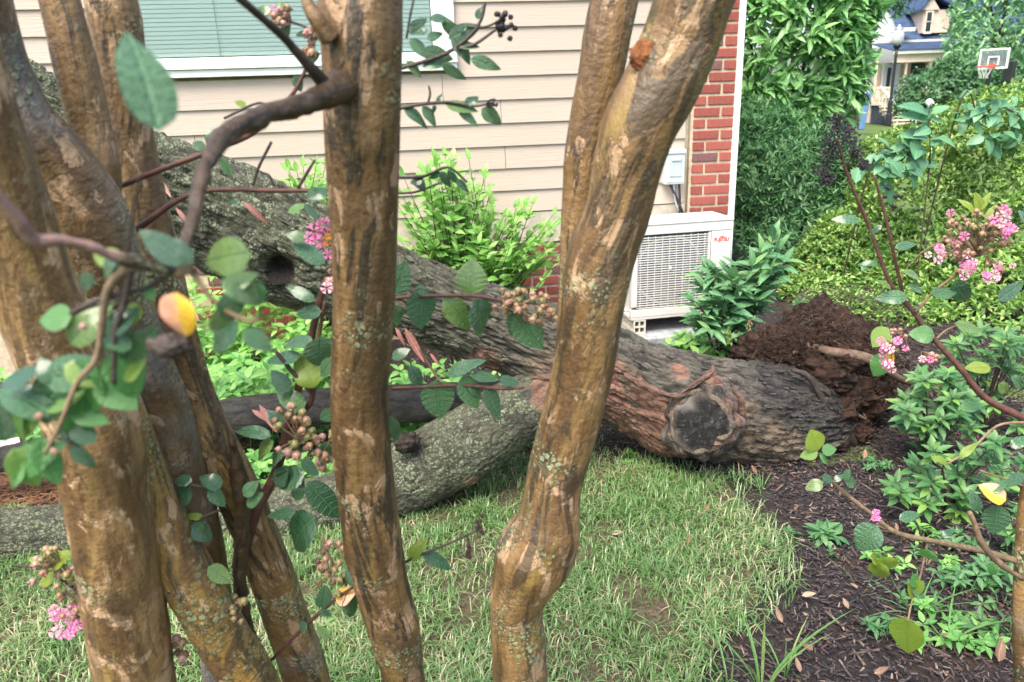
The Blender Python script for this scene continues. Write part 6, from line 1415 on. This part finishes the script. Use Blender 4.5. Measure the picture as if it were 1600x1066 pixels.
# porch roof and main roof: rows of shingle courses, each a sloping strip proud of the next
def roof(name, u0, u1, z0_, o0, z1_, o1, rows):
    e = bpy.data.objects.new(name, None); col.objects.link(e); e.parent = fh
    for k in range(rows):
        a, b = k/rows, (k+1)/rows+.25/rows
        V, F = slope(u0, u1, z0_+(z1_-z0_)*a+.02, o0+(o1-o0)*a, z0_+(z1_-z0_)*b, o0+(o1-o0)*b, .03); part('shingle_course', V, F, M['roof'], e, False)
roof('porch_roof', uL-.4, uR+.3, ze+.38, 2.30, zb_, .05, 7)
MB().box(hw((uL+uR)/2, zb_+.06, .10), ((uR-uL)/2+.35, .05, .05), HX).part('flashing', M['trim'], fh)
zt_ = zb_+3.0
uM = hpx(1409,60)[0]
roof('main_roof', uM, uR+.3, zb_+.10, .0, zt_, -3.3, 12)
V = [hw(uM+.15, zb_, -.05), hw(uM+.15, zb_, -6.), hw(uM+.15, zt_-.1, -3.2)]; V += [v_+HU*.1 for v_ in V]
part('gable', V, [np.array([[0,1,2],[5,4,3]]), np.array([[0,3,4,1],[1,4,5,2],[2,5,3,0]])], M['white'], fh, False)
uE, zE = hpx(1404,47,.6); MB().box(hw(uE+.20, zE, .35), (.42, .40, .07), HX).part('eave', M['white'], fh)
# dormer
d0, dz0 = hpx(1440,52,.0); d1, dz1 = hpx(1462,8,.0)
zd1 = hpx(1450,16,0)[1]
MB().box(hw((d0+d1)/2+.35, (dz0+zd1)/2, -1.2), ((d1-d0)/2+.35, 1.2, (zd1-dz0)/2), HX).part('dormer_wall', M['lap'], fh)
um = (d0+d1)/2; zp_ = hpx(1450,-4,0)[1]
V = [hw(d0-.15, zd1, .10), hw(d1+.15, zd1, .10), hw(um, zp_, .10)]; V += [v_-HN*.12 for v_ in V]
part('dormer_gable', V, [np.array([[0,1,2],[5,4,3]]), np.array([[0,3,4,1],[1,4,5,2],[2,5,3,0]])], M['lap'], fh, False)
for s, (ua, ub) in ((-1,(d0-.25,um)),(1,(d1+1.0,um))):
    V = []
    for o in (.22, -2.6):
        V += [hw(ua, zd1-.05, o), hw(ub, zp_+.06, o), hw(ua, zd1+.05, o), hw(ub, zp_+.18, o)]
    MB().hull8(V).part('dormer_roof', M['roof'], fh)
dw = hbox(1443,53,1460,15, .02, .07, 'window', M['trim']); hb = hbox(1446,49,1457,19, .06, .085, 'pane', M['dkglass'])
hbox(1446,34.5,1457,33, .08, .10, 'glazing_bar', M['trim'])
# porch: door, openings, posts
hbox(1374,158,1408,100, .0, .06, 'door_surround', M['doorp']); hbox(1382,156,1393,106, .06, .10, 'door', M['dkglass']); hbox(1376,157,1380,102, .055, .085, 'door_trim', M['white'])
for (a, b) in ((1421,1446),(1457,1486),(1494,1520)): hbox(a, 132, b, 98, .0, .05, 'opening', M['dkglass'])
for x in (1369, 1415, 1452, 1489): hbox(x-4, 160, x+4, 95, 1.9, 2.1, 'post', M['trim'])
u0_, zr0 = hpx(1366,157,2.0); u1_, zr1 = hpx(1392,137,2.0)
rail = bpy.data.objects.new('railing', None); col.objects.link(rail); rail.parent = fh
MB().box(hw((u0_+u1_)/2, zr1, 2.03), ((u1_-u0_)/2, .04, .04), HX).part('top_rail', M['trim'], rail); MB().box(hw((u0_+u1_)/2, zr0+.1, 2.03), ((u1_-u0_)/2, .03, .03), HX).part('bottom_rail', M['trim'], rail)
for k in range(9): MB().box(hw(u0_+(u1_-u0_)*(k+.5)/9, (zr0+.1+zr1)/2, 2.03), (.025, .02, (zr1-zr0-.1)/2-.03), HX).part('baluster', M['trim'], rail)
us0, _ = hpx(1379,190,3.2); us1, _ = hpx(1404,190,3.2)
for k in range(6): z_ = zf-(zf-gz_h)*(k+1)/7.; MB().box(hw((us0+us1)/2+.3, z_-.03, 2.2+.28*k), ((us1-us0)/2, .16, .03), HX).part('step', M['trim'], fh); MB().box(hw((us0+us1)/2+.3, z_-.16, 2.1+.28*k), ((us1-us0)/2-.03, .02, .10), HX).part('riser', M['lap'], fh)
for uu in (us0+.25, us1+.35):
    MB().tube([hw(uu, zf+.62, 2.1), hw(uu, gz_h+.70, 3.9)], [.05,.05], 4, 2).part('hand_rail', M['trim'], fh)
    for k in range(7): f_ = k/6.; MB().box(hw(uu, (zf+.62)*(1-f_)+(gz_h+.70)*f_-.34, 2.1+1.8*f_), (.02,.02,.32), HX).part('baluster', M['trim'], fh)
# blue bin and pale gable beyond
M['blue'] = plain('blue_plastic', (.13,.26,.50), .45, .1, 6)
bp = PY(1335,186,26.); binr = empty('recycling_bin', bp-ZV*.35, 'blue wheeled bin half hidden behind the laurel by the far porch', 'bin')
MB().hull8([bp+np.array(q) for q in ((-.25,-.3,-.35),(-.32,-.36,.75),(-.25,.3,-.35),(-.32,.36,.75),(.25,-.3,-.35),(.32,-.36,.75),(.25,.3,-.35),(.32,.36,.75))]).part('body', M['blue'], binr, bevel=.03)
MB().box(bp+np.array([0,0,.80]), (.35,.40,.04)).part('lid', M['blue'], binr, bevel=.02)
for s in (-1,1): MB().tube([bp+np.array([s*.26,.3,-.25]), bp+np.array([s*.32,.3,-.25])], [.11,.11], 12, 2).part('wheel', M['black'], binr)
# basketball hoop
BY = 22.5; tl, tr_, bl_, br_ = (1537,79),(1578,72),(1531,104),(1572,110)
o_ = PY(1553,92,BY); ba = radians(-50); BU = np.array([cos(ba), sin(ba), 0]); BN = np.array([sin(ba), -cos(ba), 0]); BXx = np.array([BU, BN, ZV])
bw = .38; bh = .275
hoop = empty('basketball_hoop', np.array([o_[0]+.3, o_[1]+.6, 0]), 'driveway basketball hoop with clear white framed backboard and red rim', 'basketball hoop')
M['hoopred'] = plain('hoop_red', (.70,.10,.06), .45, .1, 10); M['net'] = plain('net_cord', (.78,.78,.76), .8, .05, 10)
t = NT('clear_board'); tr2 = t.n('BsdfTransparent'); tr2.inputs[0].default_value = (.80,.86,.88,1); t.fin((.35,.42,.45), .1); mx = t.n('MixShader'); mx.inputs[0].default_value = .25
t.l(tr2.outputs[0], mx.inputs[1]); t.l(t.b.outputs[0], mx.inputs[2]); t.l(mx.outputs[0], t.out.inputs[0]); M['clear'] = t.m
MB().box(o_, (bw-.05, .012, bh-.05), BXx).part('backboard', M['clear'], hoop)
mb = MB(); 
for s in (-1,1): mb.box(o_+BU*s*(bw-.024), (.024,.022,bh), BXx); mb.box(o_+ZV*s*(bh-.024), (bw-.055,.0215,.024), BXx)
mb.part('board_frame', M['white'], hoop)
mb = MB(); q = o_-ZV*.05
for s in (-1,1): mb.box(q+BU*s*.13+BN*.016, (.016,.006,.12), BXx); mb.box(q+ZV*s*.104+BN*.016, (.113,.0058,.016), BXx)
mb.part('target_square', M['white'], hoop)
rc = o_-ZV*(bh-.07)+BN*.29-BU*.10
MB().tube([rc+BU*.20*cos(a)+BN*.20*sin(a) for a in np.linspace(0, 2*pi, 25)], [.020]*25, 6, 40).part('rim', M['hoopred'], hoop, True)
MB().box(o_-ZV*(bh-.08)+BN*.07, (.09,.06,.06), BXx).part('rim_bracket', M['hoopred'], hoop)
mb = MB()
for k in range(10):
    for s in (-1,1):
        pts = [rc+BU*r_*cos(a)+BN*r_*sin(a)-ZV*z_ for (r_, z_, a) in ((.195,0,k*.628),(.15,.13,k*.628+s*.3),(.11,.25,k*.628+s*.6),(.11,.33,k*.628+s*.7))]; mb.tube(pts, [.010]*4, 3, 8)
mb.part('net', M['net'], hoop, True, kind='stuff')
MB().tube([np.array([o_[0]+.3, o_[1]+.6, 0]), np.array([o_[0]+.3, o_[1]+.6, o_[2]-.2]), np.array([o_[0]+.2, o_[1]+.45, o_[2]+.0])], [.07,.06,.06], 8, 20).part('pole', M['iron'], hoop, True)
MB().box(PY(1577,112,BY+.5), (.14,.10,.30), BXx).part('pole_pad', M['iron'], hoop, bevel=.03)
MB().box(o_-BN*.25, (.10,.24,.05), BXx).part('arm', M['iron'], hoop)
MB().box(np.array([o_[0]+.3, o_[1]+.6, .08]), (.5,.35,.08)).part('base', M['iron'], hoop, bevel=.04)

# far trees
def far_tree(name, label, ells, trunk, n, L, sp, seed, group='trees and shrubs beyond the hedge', droop=.4):
    b = np.array(trunk); r = empty(name, b, label, 'tree', group); merged(r, sp, blob_leaves(ells, n, L, seed, droop=droop, cluster_=4, spread=.9, inner=.55, up=.2, front=False, lump_=.22), 'crown', seed)
    top = np.mean([e[0] for e in ells], 0); tube_part('trunk', [b-ZV*.1, (b+top)/2, top], [.16,.12,.05], M['wood'], r, 10, 20)
    rg = np.random.default_rng(seed)
    for k in range(5): e = ells[rg.integers(len(ells))]; tube_part('limb', [(b+top)/2, (np.array(e[0])+top)/2+ZV*.2, np.array(e[0])+np.array(e[1])*.5*rdir(rg)], [.07,.05,.02], M['wood'], r, 6, 12)
g0 = lambda px, Y: np.array([PY(px, 150, Y)[0], Y, 0.])
far_tree('broadleaf_tree', 'large pale green weeping tree behind the basketball hoop at the top right', [ell(1560,50,28.,1.7,1.6), ell(1525,75,27.5,1.0,.8), ell(1600,90,28.,1.6,1.6), ell(1510,120,26.5,.9,.6), ell(1580,-60,28.5,2.0,1.8), ell(1640,20,28.,2.0,2.2), ell(1530,10,28.5,.9,1.3)], g0(1560,28.5), 14000, .22, S_f2, 201)
far_tree('rounded_shrub', 'dark green rounded shrub in front of the far porch', [ell(1452,140,25.,.95,.65), ell(1490,125,25.,.85,.75), ell(1425,160,25.,.55,.55), ell(1510,160,25.,.9,.7)], g0(1460,25.2), 7000, .15, S_f1, 202)
far_tree('broadleaf_tree', 'dark leafy tree overhanging behind the top of the laurel', [ell(1375,5,19.,.70,.42), ell(1350,-10,19.,.8,.5), ell(1400,-30,19.,.8,.6), ell(1340,-80,19.,1.6,1.0)], g0(1335,19.3), 3600, .16, S_f1, 203)
far_tree('rounded_shrub', 'green mass of foliage behind the hoop at the right edge', [ell(1600,130,24.5,1.2,.9), ell(1650,110,24.,1.2,1.2), ell(1540,150,24.5,.9,.6)], g0(1620,24.7), 6000, .16, S_f1, 204)
# wider planting that closes the view beside the house corner
far_tree('broadleaf_tree', 'tall background tree largely hidden behind the laurel', [ell(1180,-60,20.,2.0,2.2), ell(1260,-120,20.5,2.2,2.4)], g0(1220,20.6), 3000, .22, S_f1, 205)
# white sign and pale scrap at far left
sg = PY(12,700,2.9); sgr = empty('white_card', at_ground(sg+np.array([0,.05,0])), 'small blank white marker card standing behind the trunks at the left edge', 'marker')
MB().box(sg, (.055,.003,.038), np.array([[.98,.1,.1],[-.1,.95,-.25],[-.1,.25,.95]])).part('card', M['white'], sgr); MB().tube([at_ground(sg), sg+np.array([0,.006,0])], [.003,.003], 6, 2).part('stake', M['wood'], sgr)
